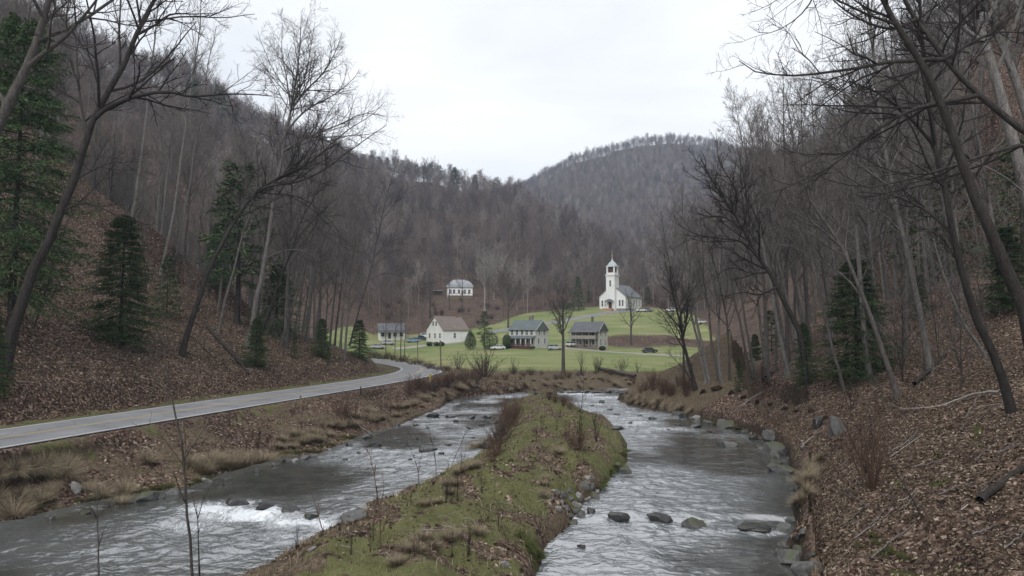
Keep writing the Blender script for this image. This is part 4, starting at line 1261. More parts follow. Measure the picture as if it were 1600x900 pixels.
# ---- evergreens, each one a tree of its own
CON = [conifer_meshes(400, 10, 2.6, 0.14, 0.06, 170, 0.38, needle=(0.18, 0.048), spr=13, per=11, ragged=0.6),
       conifer_meshes(401, 10, 3.2, 0.16, 0.05, 190, 0.5, needle=(0.17, 0.045), spr=14, per=12, shape=0.72, ragged=0.62),
       conifer_meshes(402, 10, 2.1, 0.13, 0.03, 110, 0.28, needle=(0.2, 0.05), spr=9, per=9, ragged=0.55),
       conifer_meshes(403, 10, 2.6, 0.18, 0.30, 60, 0.15, needle=(0.34, 0.09), spr=8, per=6, shape=0.45, ragged=0.6),
       conifer_meshes(404, 10, 2.9, 0.14, 0.04, 70, 0.30, needle=(0.42, 0.12), spr=7, per=5),
       conifer_meshes(405, 10, 2.7, 0.14, 0.20, 230, 0.5, needle=(0.115, 0.030), spr=17, per=13, shape=0.55, ragged=0.55)]
con_proto = {}
def conifer(px, py, top, k, label, group=None, Y=None, turn=None, g=None, name='evergreen_tree', stretch=1.0):
    if g is None:
        g = G(px, py) if Y is None else None
        if g is None:
            g = W(px, py, Y); g[2] = hz1(g[0], g[1])
    H = (py - top) / F * g[1]
    s = H / 10.0
    rot = (0, 0, px * 0.37 if turn is None else turn)
    if k not in con_proto:
        o = con_proto[k] = make_tree(name, CON[k], label, 'tree', tuple(g), rot, s, group)
    else:
        o = place_copy(con_proto[k], tuple(g), rot, s, label, group)
        o.name = name
    o.scale = (s * stretch, s * stretch, s)
    return o
conifer(20, 460, -60, 5, 'tall dark spruce filling the upper left corner behind the leaning trunks', Y=50, stretch=0.85)
conifer(188, 535, 335, 1, 'large fir on the left leaf slope with boughs down to its dark foot', stretch=1.1)
conifer(-15, 560, 430, 1, 'low evergreen half hidden by the huge trunk at far left', Y=44)
conifer(265, 345, 250, 4, 'dark fir between two grey trunks in the left wood', Y=78)
conifer(338, 470, 372, 1, 'bushy fir right behind the arching tree trunk on the left slope')
conifer(372, 430, 180, 3, 'tall thin crowned pine up in the left wood behind the crooked dead sapling', Y=88)
conifer(432, 520, 412, 1, 'broad dark fir behind the broad crowned tree trunk', stretch=1.5)
conifer(402, 470, 395, 0, 'shaded fir just left of the broad crowned tree trunk', Y=72, stretch=1.4)
conifer(503, 500, 440, 0, 'fir high on the slope edge left of the road bend', Y=88, stretch=1.4)
conifer(460, 560, 520, 2, 'small evergreen low on the left slope above the road')
conifer(513, 570, 541, 2, 'smallest evergreen low on the left slope near the road bend')
conifer(561, 560, 500, 1, 'dark fir at the road bend where the slope ends', stretch=1.2)
conifer(398, 557, 538, 2, 'tiny evergreen sprig at the foot of the broad crowned tree')
conifer(160, 330, 300, 4, 'low green bush of fir in the left wood beside a straight trunk', Y=62)
conifer(1340, 590, 405, 1, 'broad green fir on the right bank behind thin trunks', stretch=1.3)
conifer(1258, 600, 505, 0, 'dark fir at the edge of the cut bank under the crooked tree')
conifer(1155, 612, 562, 2, 'small pointed fir at the edge of the cut bank', stretch=1.1)
conifer(1575, 430, 300, 1, 'wide fir high on the right slope near the right edge', Y=54, stretch=1.4)
conifer(1590, 220, 20, 3, 'tall pine behind the thick trunks near the top right corner', Y=70)
conifer(1460, 330, 60, 3, 'pine whose green top shows behind the dark limb at upper right', Y=85)
conifer(1180, 560, 480, 0, 'fir standing behind the trunks of the right bank, nearer the river', Y=100)
conifer(1140, 570, 500, 0, 'slim dark fir beside the pale car at the field end', Y=108, stretch=0.8)
conifer(1205, 520, 440, 4, 'shaded fir in the right wood above the cut bank', Y=115)
conifer(1440, 520, 455, 1, 'low fir behind the straight grey brown trunk', Y=62)
# in the village
conifer(757, 545, 488, 3, 'tall ragged conifer left of the green roofed house', stretch=0.9)
conifer(904, 485, 432, 4, 'dark pointed spruce left of the church', stretch=0.85)
conifer(921, 484, 452, 2, 'smaller faint spruce between the pointed spruce and the church', Y=330)
conifer(1012, 484, 458, 4, 'dark evergreen at the back corner of the church', Y=330, stretch=1.2)
# scattered evergreens on the distant hills
far_list = [(710, 297, 258, 4), (742, 302, 270, 4), (690, 322, 291, 4), (657, 330, 304, 4), (638, 340, 318, 4), (874, 345, 320, 4), (893, 366, 334, 4), (968, 385, 358, 4), (690, 282, 262, 3), (668, 276, 252, 3), (650, 272, 246, 3), (632, 268, 240, 3), (615, 265, 238, 3), (600, 262, 232, 3), (585, 258, 228, 3),
            (780, 296, 282, 4), (812, 304, 292, 4), (808, 300, 288, 3), (1027, 282, 262, 4), (1068, 272, 258, 4), (1012, 262, 250, 4), (1010, 288, 278, 4), (958, 282, 272, 4), (935, 296, 290, 4), (910, 314, 304, 4), (946, 284, 277, 4), (996, 335, 325, 4), (887, 420, 408, 4), (915, 378, 360, 4), (930, 390, 374, 4), (1056, 292, 285, 4),
            (560, 252, 222, 3), (538, 246, 212, 3), (520, 240, 205, 3), (300, 190, 120, 3), (340, 200, 130, 3), (1300, 235, 170, 3), (1350, 210, 140, 3), (1395, 190, 120, 3)]
for k, px in enumerate((552, 566, 580, 592, 604, 616, 628, 639, 650, 662, 673, 686, 709, 742, 776)):
    Yr = float(np.interp(px, [500, 560, 600, 680, 740, 800], [480, 560, 590, 610, 610, 620])) - 4
    q = W(px, 300, Yr); q[2] = hz1(q[0], q[1])
    conifer(px, 0, -(26 + (k * 7) % 9 + (6 if px in (709,) else 0)) / 1.0, 4 if px in (709, 742, 673) else 3, 'dark pine in the row on the middle ridge against the sky', 'pines along the middle ridge', g=q, stretch=1.15)
for k, (px, py, top, kd) in enumerate(far_list):
    if py < 285 and 565 < px < 700: continue
    Yf = None
    g = G(px, py + 2)
    if px < 1100 and py < 300 and px > 790 and g[1] < 900: g = None
    if g is None or g[1] > 1500:
        continue
    if px <= 560 or px >= 1300:
        lab, grp = 'dark pine crown rising out of the wooded skyline at the side of the valley', 'pines on the side skylines'
    elif py < 285 and px < 700:
        lab, grp = 'dark pine in the row on the middle ridge against the sky', 'pines along the middle ridge'
    elif px > 900 and py < 330:
        lab, grp = 'tiny dark evergreen dotted on the far blue mountain', 'evergreens on the far mountain'
    else:
        lab, grp = 'dark evergreen standing alone among bare trees on the middle hill', 'evergreens on the middle hill'
    conifer(px, py, top, kd, lab, grp, g=g, stretch=1.15 if kd == 4 else 1.0)

# ---- haze that fades the far mountain
def haze_box():
    m = bpy.data.materials.new('valley_haze'); m.use_nodes = True
    nt = m.node_tree; nt.nodes.clear()
    o = nt.nodes.new('ShaderNodeOutputMaterial')
    v = nt.nodes.new('ShaderNodeVolumePrincipled')
    v.inputs['Color'].default_value = (0.64, 0.79, 1.0, 1)
    v.inputs['Density'].default_value = 0.00020
    v.inputs['Anisotropy'].default_value = 0.1
    nt.links.new(v.outputs[0], o.inputs['Volume'])
    x0, x1, y0, y1, z0, z1 = -2700, 2700, -800, 2800, -60, 520
    vv = [(x, y, z) for z in (z0, z1) for x, y in ((x0, y0), (x1, y0), (x1, y1), (x0, y1))]
    ff = [(3, 2, 1, 0), (4, 5, 6, 7), (0, 1, 5, 4), (1, 2, 6, 5), (2, 3, 7, 6), (3, 0, 4, 7)]
    h = link('haze', mesh_np('haze', np.array(vv, float), np.array(ff), m, False))
    return tag(h, None, None, None, 'stuff')
haze_box()
# ================================================================== village
class MB:
    """boxes, prisms and lathes gathered into one mesh"""
    def __init__(s): s.v, s.f, s.n = [], [], 0
    def add(s, vv, ff):
        s.v += [tuple(p) for p in vv]; s.f += [tuple(i + s.n for i in q) for q in ff]; s.n += len(vv)
        return s
    def box(s, x0, x1, y0, y1, z0, z1):
        return s.add([(x, y, z) for z in (z0, z1) for x, y in ((x0, y0), (x1, y0), (x1, y1), (x0, y1))],
                     [(3, 2, 1, 0), (4, 5, 6, 7), (0, 1, 5, 4), (1, 2, 6, 5), (2, 3, 7, 6), (3, 0, 4, 7)])
    def prism_y(s, prof, y0, y1):
        """profile of (x,z) counter-clockwise seen from -y, extruded along y"""
        n = len(prof)
        vv = [(x, y0, z) for x, z in prof] + [(x, y1, z) for x, z in prof]
        ff = [tuple(range(n)), tuple(range(2 * n - 1, n - 1, -1))] + [(i, i + n, (i + 1) % n + n, (i + 1) % n) for i in range(n)]
        return s.add(vv, ff)
    def prism_x(s, prof, x0, x1):
        n = len(prof)
        vv = [(x0, y, z) for y, z in prof] + [(x1, y, z) for y, z in prof]
        ff = [tuple(range(n - 1, -1, -1)), tuple(range(n, 2 * n))] + [(i, (i + 1) % n, (i + 1) % n + n, i + n) for i in range(n)]
        return s.add(vv, ff)
    def lathe(s, prof, n=16, cx=0, cy=0, rot=0.0):
        m = len(prof)
        vv = [(cx + r * math.cos(2 * math.pi * k / n + rot), cy + r * math.sin(2 * math.pi * k / n + rot), z) for r, z in prof for k in range(n)]
        ff = [(j * n + k, j * n + (k + 1) % n, (j + 1) * n + (k + 1) % n, (j + 1) * n + k) for j in range(m - 1) for k in range(n)]
        ff.append(tuple(range((m - 1) * n, m * n))); ff.append(tuple(range(n - 1, -1, -1)))
        return s.add(vv, ff)
    def slab(s, quad, th):
        a = [Vector(p) for p in quad]
        nn = (a[1] - a[0]).cross(a[2] - a[0]).normalized() * th
        vv = [tuple(p) for p in a] + [tuple(p - nn) for p in a]
        return s.add(vv, [(0, 1, 2, 3), (7, 6, 5, 4), (0, 4, 5, 1), (1, 5, 6, 2), (2, 6, 7, 3), (3, 7, 4, 0)])
    def build(s, name, mat, parent=None, sm=False, bevel=0.0):
        me = bpy.data.meshes.new(name)
        me.from_pydata(s.v, [], s.f); me.update()
        me.materials.append(mat)
        if sm: me.polygons.foreach_set('use_smooth', np.ones(len(me.polygons), bool))
        o = link(name, me, parent)
        if bevel:
            b = o.modifiers.new('edge', 'BEVEL'); b.width = bevel; b.segments = 2; b.limit_method = 'ANGLE'
        return o

def siding(name, col, pitch=7.0):
    m, nt, n, l, b = new_mat(name)
    w = n.new('ShaderNodeTexWave'); w.wave_type = 'BANDS'; w.bands_direction = 'Z'; w.wave_profile = 'SAW'
    w.inputs['Scale'].default_value = pitch / 6.28 * 1.0
    l.new(coord(nt), w.inputs['Vector'])
    st = noise(nt, 0.7, 6, 0.7, coord(nt, 'Object', (1.5, 1.5, 0.5)))
    r = ramp(nt, [(0.3, tuple(c * 0.84 for c in col)), (0.65, col)], st.outputs['Fac'])
    l.new(r.outputs['Color'], b.inputs['Base Color']); b.inputs['Roughness'].default_value = 0.6
    bump(nt, w.outputs['Fac'], b, 0.35, 0.02)
    return m
def shingle(name, lo, hi):
    m, nt, n, l, b = new_mat(name)
    br = n.new('ShaderNodeTexBrick'); br.inputs['Scale'].default_value = 3.0
    br.inputs['Color1'].default_value = (*lo, 1); br.inputs['Color2'].default_value = (*hi, 1)
    br.inputs['Mortar'].default_value = (*tuple(c * 0.7 for c in lo), 1); br.inputs['Mortar Size'].default_value = 0.015
    l.new(coord(nt), br.inputs['Vector'])
    st = noise(nt, 0.5, 5, 0.7, coord(nt))
    l.new(mixc(nt, 1.0, br.outputs['Color'], ramp(nt, [(0.3, (0.75, 0.75, 0.75)), (0.7, (1.15, 1.15, 1.15))], st.outputs['Fac']).outputs['Color'], 'MULTIPLY'), b.inputs['Base Color'])
    b.inputs['Roughness'].default_value = 0.85
    return m
M_WHITE = siding('white_clapboard', (0.86, 0.86, 0.85))
M_CREAM = siding('weathered_white_clapboard', (0.60, 0.60, 0.58))
M_GREYWALL = siding('grey_clapboard', (0.30, 0.28, 0.255))
M_TRIM = plain('white_trim', (0.74, 0.74, 0.73), 0.6, 0.06)
M_ROOF_GREY = shingle('grey_shingles', (0.16, 0.17, 0.185), (0.21, 0.22, 0.235))
M_ROOF_DARK = shingle('dark_shingles', (0.095, 0.10, 0.11), (0.14, 0.145, 0.155))
M_ROOF_BROWN = shingle('brown_shingles', (0.17, 0.135, 0.12), (0.225, 0.185, 0.165))
M_ROOF_GREEN = shingle('green_grey_shingles', (0.10, 0.128, 0.132), (0.145, 0.172, 0.175))
M_ROOF_PALE = shingle('pale_metal_roof', (0.30, 0.32, 0.34), (0.38, 0.40, 0.42))
M_COPPER = plain('grey_green_dome', (0.40, 0.46, 0.47), 0.5, 0.12)
M_BRICK = shingle('red_brick', (0.22, 0.10, 0.075), (0.30, 0.14, 0.10))
M_STEP = plain('orange_brick_steps', (0.42, 0.23, 0.15), 0.85, 0.15)
M_STONE = plain('grey_foundation', (0.22, 0.21, 0.20), 0.9, 0.25)
M_REDWOOD = plain('dark_red_paint', (0.085, 0.036, 0.030), 0.7, 0.2)
M_DOOR = plain('dark_door', (0.07, 0.045, 0.04), 0.6, 0.15)
M_WOOD = plain('weathered_wood', (0.17, 0.135, 0.10), 0.9, 0.3, 8)
M_GOLD = plain('tarnished_gilt', (0.42, 0.35, 0.20), 0.45, 0.1, metal=0.6)
def glass():
    m, nt, n, l, b = new_mat('window_glass')
    b.inputs['Base Color'].default_value = (0.02, 0.024, 0.028, 1); b.inputs['Roughness'].default_value = 0.08
    b.inputs['Specular IOR Level'].default_value = 0.6
    return m
M_GLASS = glass()

def window(root, u, z, w, h, wall, at, trim=None, louver=False):
    """wall: '-y','+x','-x' side of the house at distance `at`; u runs along the wall, z is the sill height"""
    fr, pn = MB(), MB()
    def put(mb, u0, u1, z0, z1, o0, o1):
        if wall == '-y': mb.box(u0, u1, at - o1, at - o0, z0, z1)
        elif wall == '+x': mb.box(at + o0, at + o1, u0, u1, z0, z1)
        else: mb.box(at - o1, at - o0, u0, u1, z0, z1)
    b = 0.11
    put(fr, u - w / 2 - b, u - w / 2, z - b, z + h + b, -0.03, 0.07); put(fr, u + w / 2, u + w / 2 + b, z - b, z + h + b, -0.03, 0.07)
    put(fr, u - w / 2, u + w / 2, z - b, z, -0.03, 0.10); put(fr, u - w / 2, u + w / 2, z + h, z + h + b, -0.03, 0.07)
    put(fr, u - w / 2, u + w / 2, z + h * 0.5 - 0.03, z + h * 0.5 + 0.03, -0.03, 0.05)
    put(fr, u - 0.02, u + 0.02, z, z + h * 0.5 - 0.03, -0.03, 0.05); put(fr, u - 0.02, u + 0.02, z + h * 0.5 + 0.03, z + h, -0.03, 0.05)
    put(pn, u - w / 2, u + w / 2, z, z + h, -0.02, 0.015)
    f = fr.build('window', trim or M_TRIM, root)
    pn.build('pane', M_GLASS, f)
    return f

def gable_roof(root, half, z_e, z_r, y0, y1, mat, th=0.16, over=0.4, name='roof'):
    """ridge along y; eaves at x=+-half"""
    k = (z_r - z_e) / half
    e = half + over
    ze = z_e - over * k
    t = th
    prof = [(-e, ze), (0, z_r), (e, ze), (e, ze + t), (0, z_r + t * 1.1), (-e, ze + t)]
    return MB().prism_y(prof, y0 - over, y1 + over).build(name, mat, root)

def chimney(parent, x, y, z0, z1, w=0.6, mat=None):
    mb = MB(); mb.box(x - w / 2, x + w / 2, y - w / 2, y + w / 2, z0, z1); mb.box(x - w / 2 - 0.07, x + w / 2 + 0.07, y - w / 2 - 0.07, y + w / 2 + 0.07, z1, z1 + 0.16)
    return mb.build('chimney', mat or M_BRICK, parent)

# ---- church
g = G(958, 483.5); g = np.array([(957 - 800) / F * 300, 300.0, 0]); g[2] = hz1(g[0], g[1]) 
ch = thing('church', 'white wooden church with a square tower, domed belfry and grey roof', 'church', tuple(g), (0, 0, R(-34)))
hw, L, ze, zr = 6.3, 17.5, 5.9, 11.2
MB().prism_y([(-hw, 0.5), (hw, 0.5), (hw, ze), (0, zr), (-hw, ze)], 0, L).build('wall', M_WHITE, ch)
MB().box(-hw - 0.1, hw + 0.1, -0.1, L + 0.1, -1.5, 0.5).build('foundation', M_STONE, ch)
gable_roof(ch, hw, ze + 0.02, zr + 0.02, 0, L, M_ROOF_GREY)
tw = 2.05
tower = MB().box(-tw, tw, -2.0, 2.4, -1.0, 15.0).build('tower', M_WHITE, ch)
mb = MB(); mb.box(-tw - 0.3, tw + 0.3, -2.3, 2.7, 15.0, 15.45); mb.box(-tw - 0.1, tw + 0.1, -2.1, 2.5, 14.5, 15.0); mb.build('cornice', M_TRIM, tower)
bf = MB(); bw = 1.65
for sx in (-1, 1):
    for sy in (-1, 1):
        bf.box(sx * bw - 0.3, sx * bw + 0.3, 0.2 + sy * bw - 0.3, 0.2 + sy * bw + 0.3, 15.45, 18.9)
bf.box(-bw + 0.3, bw - 0.3, 0.2 - bw - 0.14, 0.2 - bw + 0.14, 15.45, 16.3); bf.box(-bw + 0.3, bw - 0.3, 0.2 + bw - 0.14, 0.2 + bw + 0.14, 15.45, 16.3)
bf.box(-bw - 0.14, -bw + 0.14, 0.2 - bw + 0.3, 0.2 + bw - 0.3, 15.45, 16.3); bf.box(bw - 0.14, bw + 0.14, 0.2 - bw + 0.3, 0.2 + bw - 0.3, 15.45, 16.3)
bf.box(-bw - 0.5, bw + 0.5, 0.2 - bw - 0.5, 0.2 + bw + 0.5, 18.9, 19.3)
bo = bf.build('belfry', M_TRIM, ch)
MB().box(-bw + 0.35, bw - 0.35, 0.2 - bw + 0.35, 0.2 + bw - 0.35, 15.46, 18.89).build('louvre', M_DOOR, bo)
dm = MB().lathe([(2.35, 19.31), (2.25, 19.55), (1.95, 20.1), (1.35, 20.8), (0.75, 21.3), (0.36, 21.9), (0.22, 22.8)], 8, 0, 0.2, R(22.5)).build('dome', M_COPPER, ch)
fi = MB().lathe([(0.24, 22.7), (0.17, 23.6), (0.34, 23.8), (0.34, 24.1), (0.12, 24.4), (0.07, 26.4)], 8, 0, 0.2); fi.box(-0.5, 0.5, 0.15, 0.25, 25.5, 25.65)
fi.build('finial', M_GOLD, dm)
d = MB().box(-0.85, 0.85, -2.09, -2.0, 0.6, 3.3).build('door', M_DOOR, ch)
pr = MB(); pr.prism_y([(-1.75, 3.45), (1.75, 3.45), (1.5, 3.9), (0.8, 4.4), (0, 4.65), (-0.8, 4.4), (-1.5, 3.9)], -3.6, -2.0); po = pr.build('door_hood', M_ROOF_GREY, ch)
for sx in (-1, 1):
    MB().lathe([(0.13, 0.5), (0.11, 3.44)], 10, sx * 1.5, -3.4).build('column', M_TRIM, po)
st = MB()
for k in range(4): st.box(-3.6 + 0.2 * k, 1.8 - 0.1 * k, -5.0 + 0.4 * k, -2.02 if k == 3 else -2.02, -0.9 + 0.35 * k + 0.001 * k, -0.55 + 0.35 * k)
st.build('steps', M_STEP, ch)
window(ch, 0, 10.2, 0.75, 2.6, '-y', -2.0)
for u in (-4.9, -3.35, 3.5, 4.9): window(ch, u, 1.6, 0.75, 2.6, '-y', 0)
for u in (2.6, 5.6, 8.6, 11.6, 14.4): window(ch, u, 1.6, 0.85, 2.9, '+x', hw)

# ---- two storey houses
def two_storey(name, label, px, py, Wd, Dp, rot, z_e, z_r, wall, gablemat, roof, kind):
    gg = W(px, py, 213); gg[2] = hz1(gg[0], gg[1])
    h = thing(name, label, 'house', tuple(gg), (0, 0, R(rot)))
    x, y = Wd / 2, Dp / 2
    MB().box(-x, x, -y, y, -1.0, z_e).build('wall', wall, h)
    # gables carry the siding of the end walls, set just proud of the block
    gw = MB()
    for sx in (-1, 1):
        gw.prism_x([(-y + 0.02, -0.9), (y - 0.02, -0.9), (y - 0.02, z_e), (0, z_r), (-y + 0.02, z_e)], sx * x - (0.03 if sx > 0 else 0.0), sx * x + (0.03 if sx < 0 else 0.0)) if False else \
        gw.prism_x([(-y + 0.02, -0.9), (y - 0.02, -0.9), (y - 0.02, z_e - 0.02), (0, z_r - 0.05), (-y + 0.02, z_e - 0.02)], min(sx * x, sx * x + sx * 0.04), max(sx * x, sx * x + sx * 0.04))
    gw.build('gable_wall', gablemat, h)
    k = (z_r - z_e) / y; e = y + 0.45; ze = z_e - 0.45 * k
    ro = MB().prism_x([(-e, ze), (e, ze), (e, ze + 0.16), (0, z_r + 0.18), (-e, ze + 0.16)], -x - 0.4, x + 0.4)
    ro = ro.build('roof', roof, h)
    rk = MB()
    for s in (-1, 1):
        rk.slab([(x + 0.41, s * e, ze - 0.02), (x + 0.45, s * e, ze - 0.02), (x + 0.45, 0, z_r), (x + 0.41, 0, z_r)], 0.22)
    rk.build('bargeboard', M_TRIM, ro)
    return h, ro, x, y
h, ro, x, y = two_storey('farmhouse', 'two storey white farmhouse with green grey roof and a porch on its front', 826, 541.5, 9.6, 7.2, -35, 5.3, 8.0, M_CREAM, M_CREAM, M_ROOF_GREEN, 0)
chimney(ro, 0.9, 0.6, 7.2, 9.4, 0.7, M_STONE); chimney(ro, 0.0, 0.9, 7.0, 9.1, 0.55, M_BRICK)
for u in (-3.7, -1.9, 0.0, 1.7, 3.5): window(h, u, 3.6, 0.9, 1.45, '-y', -y)
for u in (-1.8, 1.5): window(h, u, 0.9, 0.95, 1.6, '+x', x + 0.04)
for u in (-1.4, 1.3): window(h, u, 3.6, 0.85, 1.4, '+x', x + 0.04)
window(h, 0, 6.1, 0.6, 0.8, '+x', x + 0.04)
p = MB().slab([(-x - 0.3, -y - 2.3, 2.55), (x + 0.2, -y - 2.3, 2.55), (x + 0.2, -y - 0.03, 3.3), (-x - 0.3, -y - 0.03, 3.3)], 0.14).build('porch_roof', M_ROOF_GREEN, h)
for k in range(6): MB().box(-x + 0.1 + k * (2 * x - 0.4) / 5, -x + 0.28 + k * (2 * x - 0.4) / 5, -y - 2.2, -y - 2.02, 0.15, 2.5).build('porch_post', M_TRIM, p)
MB().box(-x, x, -y - 2.3, -y - 0.02, -0.8, 0.12).build('porch_floor', M_REDWOOD, h)
rl = MB(); rl.box(-x, x, -y - 2.28, -y - 2.2, 0.75, 0.85)
for k in range(34): rl.box(-x + 0.1 + k * 0.28, -x + 0.2 + k * 0.28, -y - 2.27, -y - 2.22, 0.13, 0.75)
rl.build('porch_railing', M_REDWOOD, h)
MB().box(-0.5, 0.5, -y - 0.06, -y - 0.01, 0.14, 2.2).build('door', M_DOOR, h)
for u in (-3.6, -1.8, 1.8, 3.6): window(h, u, 0.9, 0.9, 1.4, '-y', -y)

h, ro, x, y = two_storey('farmhouse', 'two storey house with grey roof, open double gallery and white gable end', 921, 542.5, 9.2, 6.6, -33, 5.2, 7.7, M_GREYWALL, M_CREAM, M_ROOF_DARK, 1)
chimney(ro, 0.8, 0.5, 6.9, 9.2, 0.55, M_ROOF_DARK)
ga = MB(); ga.box(-x, x, -y - 1.8, -y - 0.02, 2.55, 2.72)
ga.box(-x, x, -y - 1.78, -y - 1.7, 2.72, 3.6)
gal = ga.build('gallery', M_GREYWALL, h)
for k in range(5):
    xx = -x + 0.05 + k * (2 * x - 0.25) / 4
    MB().box(xx, xx + 0.16, -y - 1.8, -y - 1.64, -0.6, 2.54).build('gallery_post', M_GREYWALL, gal)
    MB().box(xx, xx + 0.16, -y - 1.795, -y - 1.645, 3.6, 4.95).build('gallery_post', M_GREYWALL, gal)
MB().slab([(-x - 0.4, -y - 2.1, 4.62), (x + 0.4, -y - 2.1, 4.62), (x + 0.4, -y - 0.42, 5.05), (-x - 0.4, -y - 0.42, 5.05)], 0.12).build('gallery_roof', M_ROOF_DARK, gal)
for u in (-3.3, -1.3, 0.9, 3.0):
    window(h, u, 3.3, 0.9, 1.4, '-y', -y); window(h, u, 0.7, 0.9, 1.5, '-y', -y)
for u in (-1.6, 1.4): window(h, u, 0.6, 0.9, 1.9, '+x', x + 0.04); window(h, u, 3.4, 0.8, 1.3, '+x', x + 0.04)
window(h, 0, 5.9, 0.5, 0.7, '+x', x + 0.04)
MB().box(-0.1, 0.9, -y - 0.06, -y - 0.01, 0.1, 2.1).build('door', M_DOOR, h)
fm = MB(); fm.box(-x - 0.6, x + 1.2, -y - 2.6, -y - 2.52, 0.55, 0.65)
for k in range(30): fm.box(-x - 0.5 + k * 0.36, -x - 0.4 + k * 0.36, -y - 2.59, -y - 2.53, -0.8, 0.55)
fn = fm.build('picket_fence', M_REDWOOD); fn.matrix_world = h.matrix_basis.copy(); fn.location = h.location; fn.rotation_euler = h.rotation_euler
tag(fn, 'low dark red picket fence along the front of the grey roofed house', 'fence')

# ---- white gabled house
gg = W(698, 534, 230); gg[2] = hz1(gg[0], gg[1])
h = thing('gabled_house', 'large white gabled house with plain walls and a brown roof', 'house', tuple(gg + np.array([0, 3, 0])), (0, 0, R(-50)))
hw, L = 5.0, 10.5
MB().prism_y([(-hw, -0.8), (hw, -0.8), (hw, 4.0), (0, 8.4), (-hw, 4.0)], -L / 2, L / 2).build('wall', M_WHITE, h)
rf = gable_roof(h, hw, 4.02, 8.42, -L / 2, L / 2, M_ROOF_BROWN, 0.16, 0.3)
chimney(rf, 0.3, 3.6, 7.8, 9.7, 0.6); chimney(rf, -0.6, -3.2, 7.6, 9.3, 0.5)
for u in (-0.9, 0.9): window(h, u, 5.4, 0.9, 1.4, '-y', -L / 2)
for u in (-3.0, 0.3, 3.2): window(h, u, 1.3, 0.9, 1.5, '-y', -L / 2)
window(h, -0.6, 1.3, 0.8, 1.6, '+x', hw); MB().box(hw + 0.005, hw + 0.06, 1.8, 2.7, 0.0, 2.1).build('door', M_TRIM, h)
def shrub_row(): pass

# ---- house on the wooded slope
gg = W(718, 462, 330); gg[2] = hz1(gg[0], gg[1])
h = thing('hipped_house', 'pale house with rounded grey hipped roof high on the leafy slope', 'house', tuple(gg), (0, 0, R(8)))
MB().box(-6.0, 6.0, -4, 4, -3.0, 4.2).build('wall', M_WHITE, h)
rr = MB()
lv_ = [(6.5, 4.5, 4.1), (5.9, 4.0, 5.6), (4.6, 2.9, 7.0), (2.4, 1.0, 8.0)]
vv = [(sx * a, sy * b, z) for a, b, z in lv_ for sx, sy in ((-1, -1), (1, -1), (1, 1), (-1, 1))]
ff = [(3, 2, 1, 0)] + [(j * 4 + k, j * 4 + (k + 1) % 4, j * 4 + 4 + (k + 1) % 4, j * 4 + 4 + k) for j in range(3) for k in range(4)] + [(12, 13, 14, 15)]
rr.add(vv, ff).build('roof', M_ROOF_PALE, h)
for u in (-4.6, -2.9, -0.5, 2.2, 4.4): window(h, u, 1.2, 1.1, 1.8, '-y', -4)
MB().box(0.6, 1.5, -4.06, -4.005, 0.3, 2.6).build('door', M_DOOR, h)
dk = MB(); dk.box(-6.0, 6.0, -6.2, -4.02, -0.1, 0.1)
for k in range(7): dk.box(-5.9 + k * 1.95, -5.75 + k * 1.95, -6.2, -6.05, 0.1, 1.0)
dk.box(-5.9, 5.9, -6.1, -4.03, -4.0, -0.1)
dk.box(-6.0, 6.0, -6.19, -6.06, 1.0, 1.1)
dk.build('deck', M_WOOD, h)
gg = W(684, 450, 335); gg[2] = hz1(gg[0], gg[1])
h = thing('shed', 'small open shed with a pale flat roof left of the round roofed house', 'shed', tuple(gg))
MB().slab([(-2.5, -1.5, 2.4), (2.5, -1.5, 2.4), (2.5, 1.5, 2.7), (-2.5, 1.5, 2.7)], 0.14).build('roof', M_ROOF_PALE, h)
for sx in (-1, 1):
    for sy in (-1, 1): MB().box(sx * 2.2 - 0.08, sx * 2.2 + 0.08, sy * 1.2 - 0.08, sy * 1.2 + 0.08, -1.5, 2.35 + 0.15 * (sy > 0)).build('post', M_WOOD, h)
MB().box(-2.1, 2.1, 1.12, 1.2, -1.0, 2.3).build('back_wall', M_WOOD, h)

# ---- low house behind the roadside trees
gg = W(611, 529, 250); gg[2] = hz1(gg[0], gg[1])
h = thing('bungalow', 'low white house with dark roof half hidden behind the roadside trees', 'house', tuple(gg), (0, 0, R(14)))
MB().box(-4.6, 4.6, -3.4, 3.4, -0.8, 3.0).build('wall', M_WHITE, h)
MB().prism_x([(-4.0, 2.75), (4.0, 2.75), (4.0, 2.9), (0, 5.6), (-4.0, 2.9)], -5.0, 5.0).build('roof', M_ROOF_DARK, h)
pc = MB().slab([(-4.6, -5.4, 2.3), (4.6, -5.4, 2.3), (4.6, -3.42, 2.74), (-4.6, -3.42, 2.74)], 0.12).build('porch_roof', M_ROOF_DARK, h)
for k in range(5): MB().box(-4.5 + k * 2.2, -4.3 + k * 2.2, -5.3, -5.12, -0.5, 2.25).build('porch_post', M_TRIM, pc)
for u in (-3.2, 1.2, 3.4): window(h, u, 0.8, 1.1, 1.4, '-y', -3.4)
MB().box(-1.2, -0.3, -3.46, -3.405, 0, 2.1).build('door', M_DOOR, h)

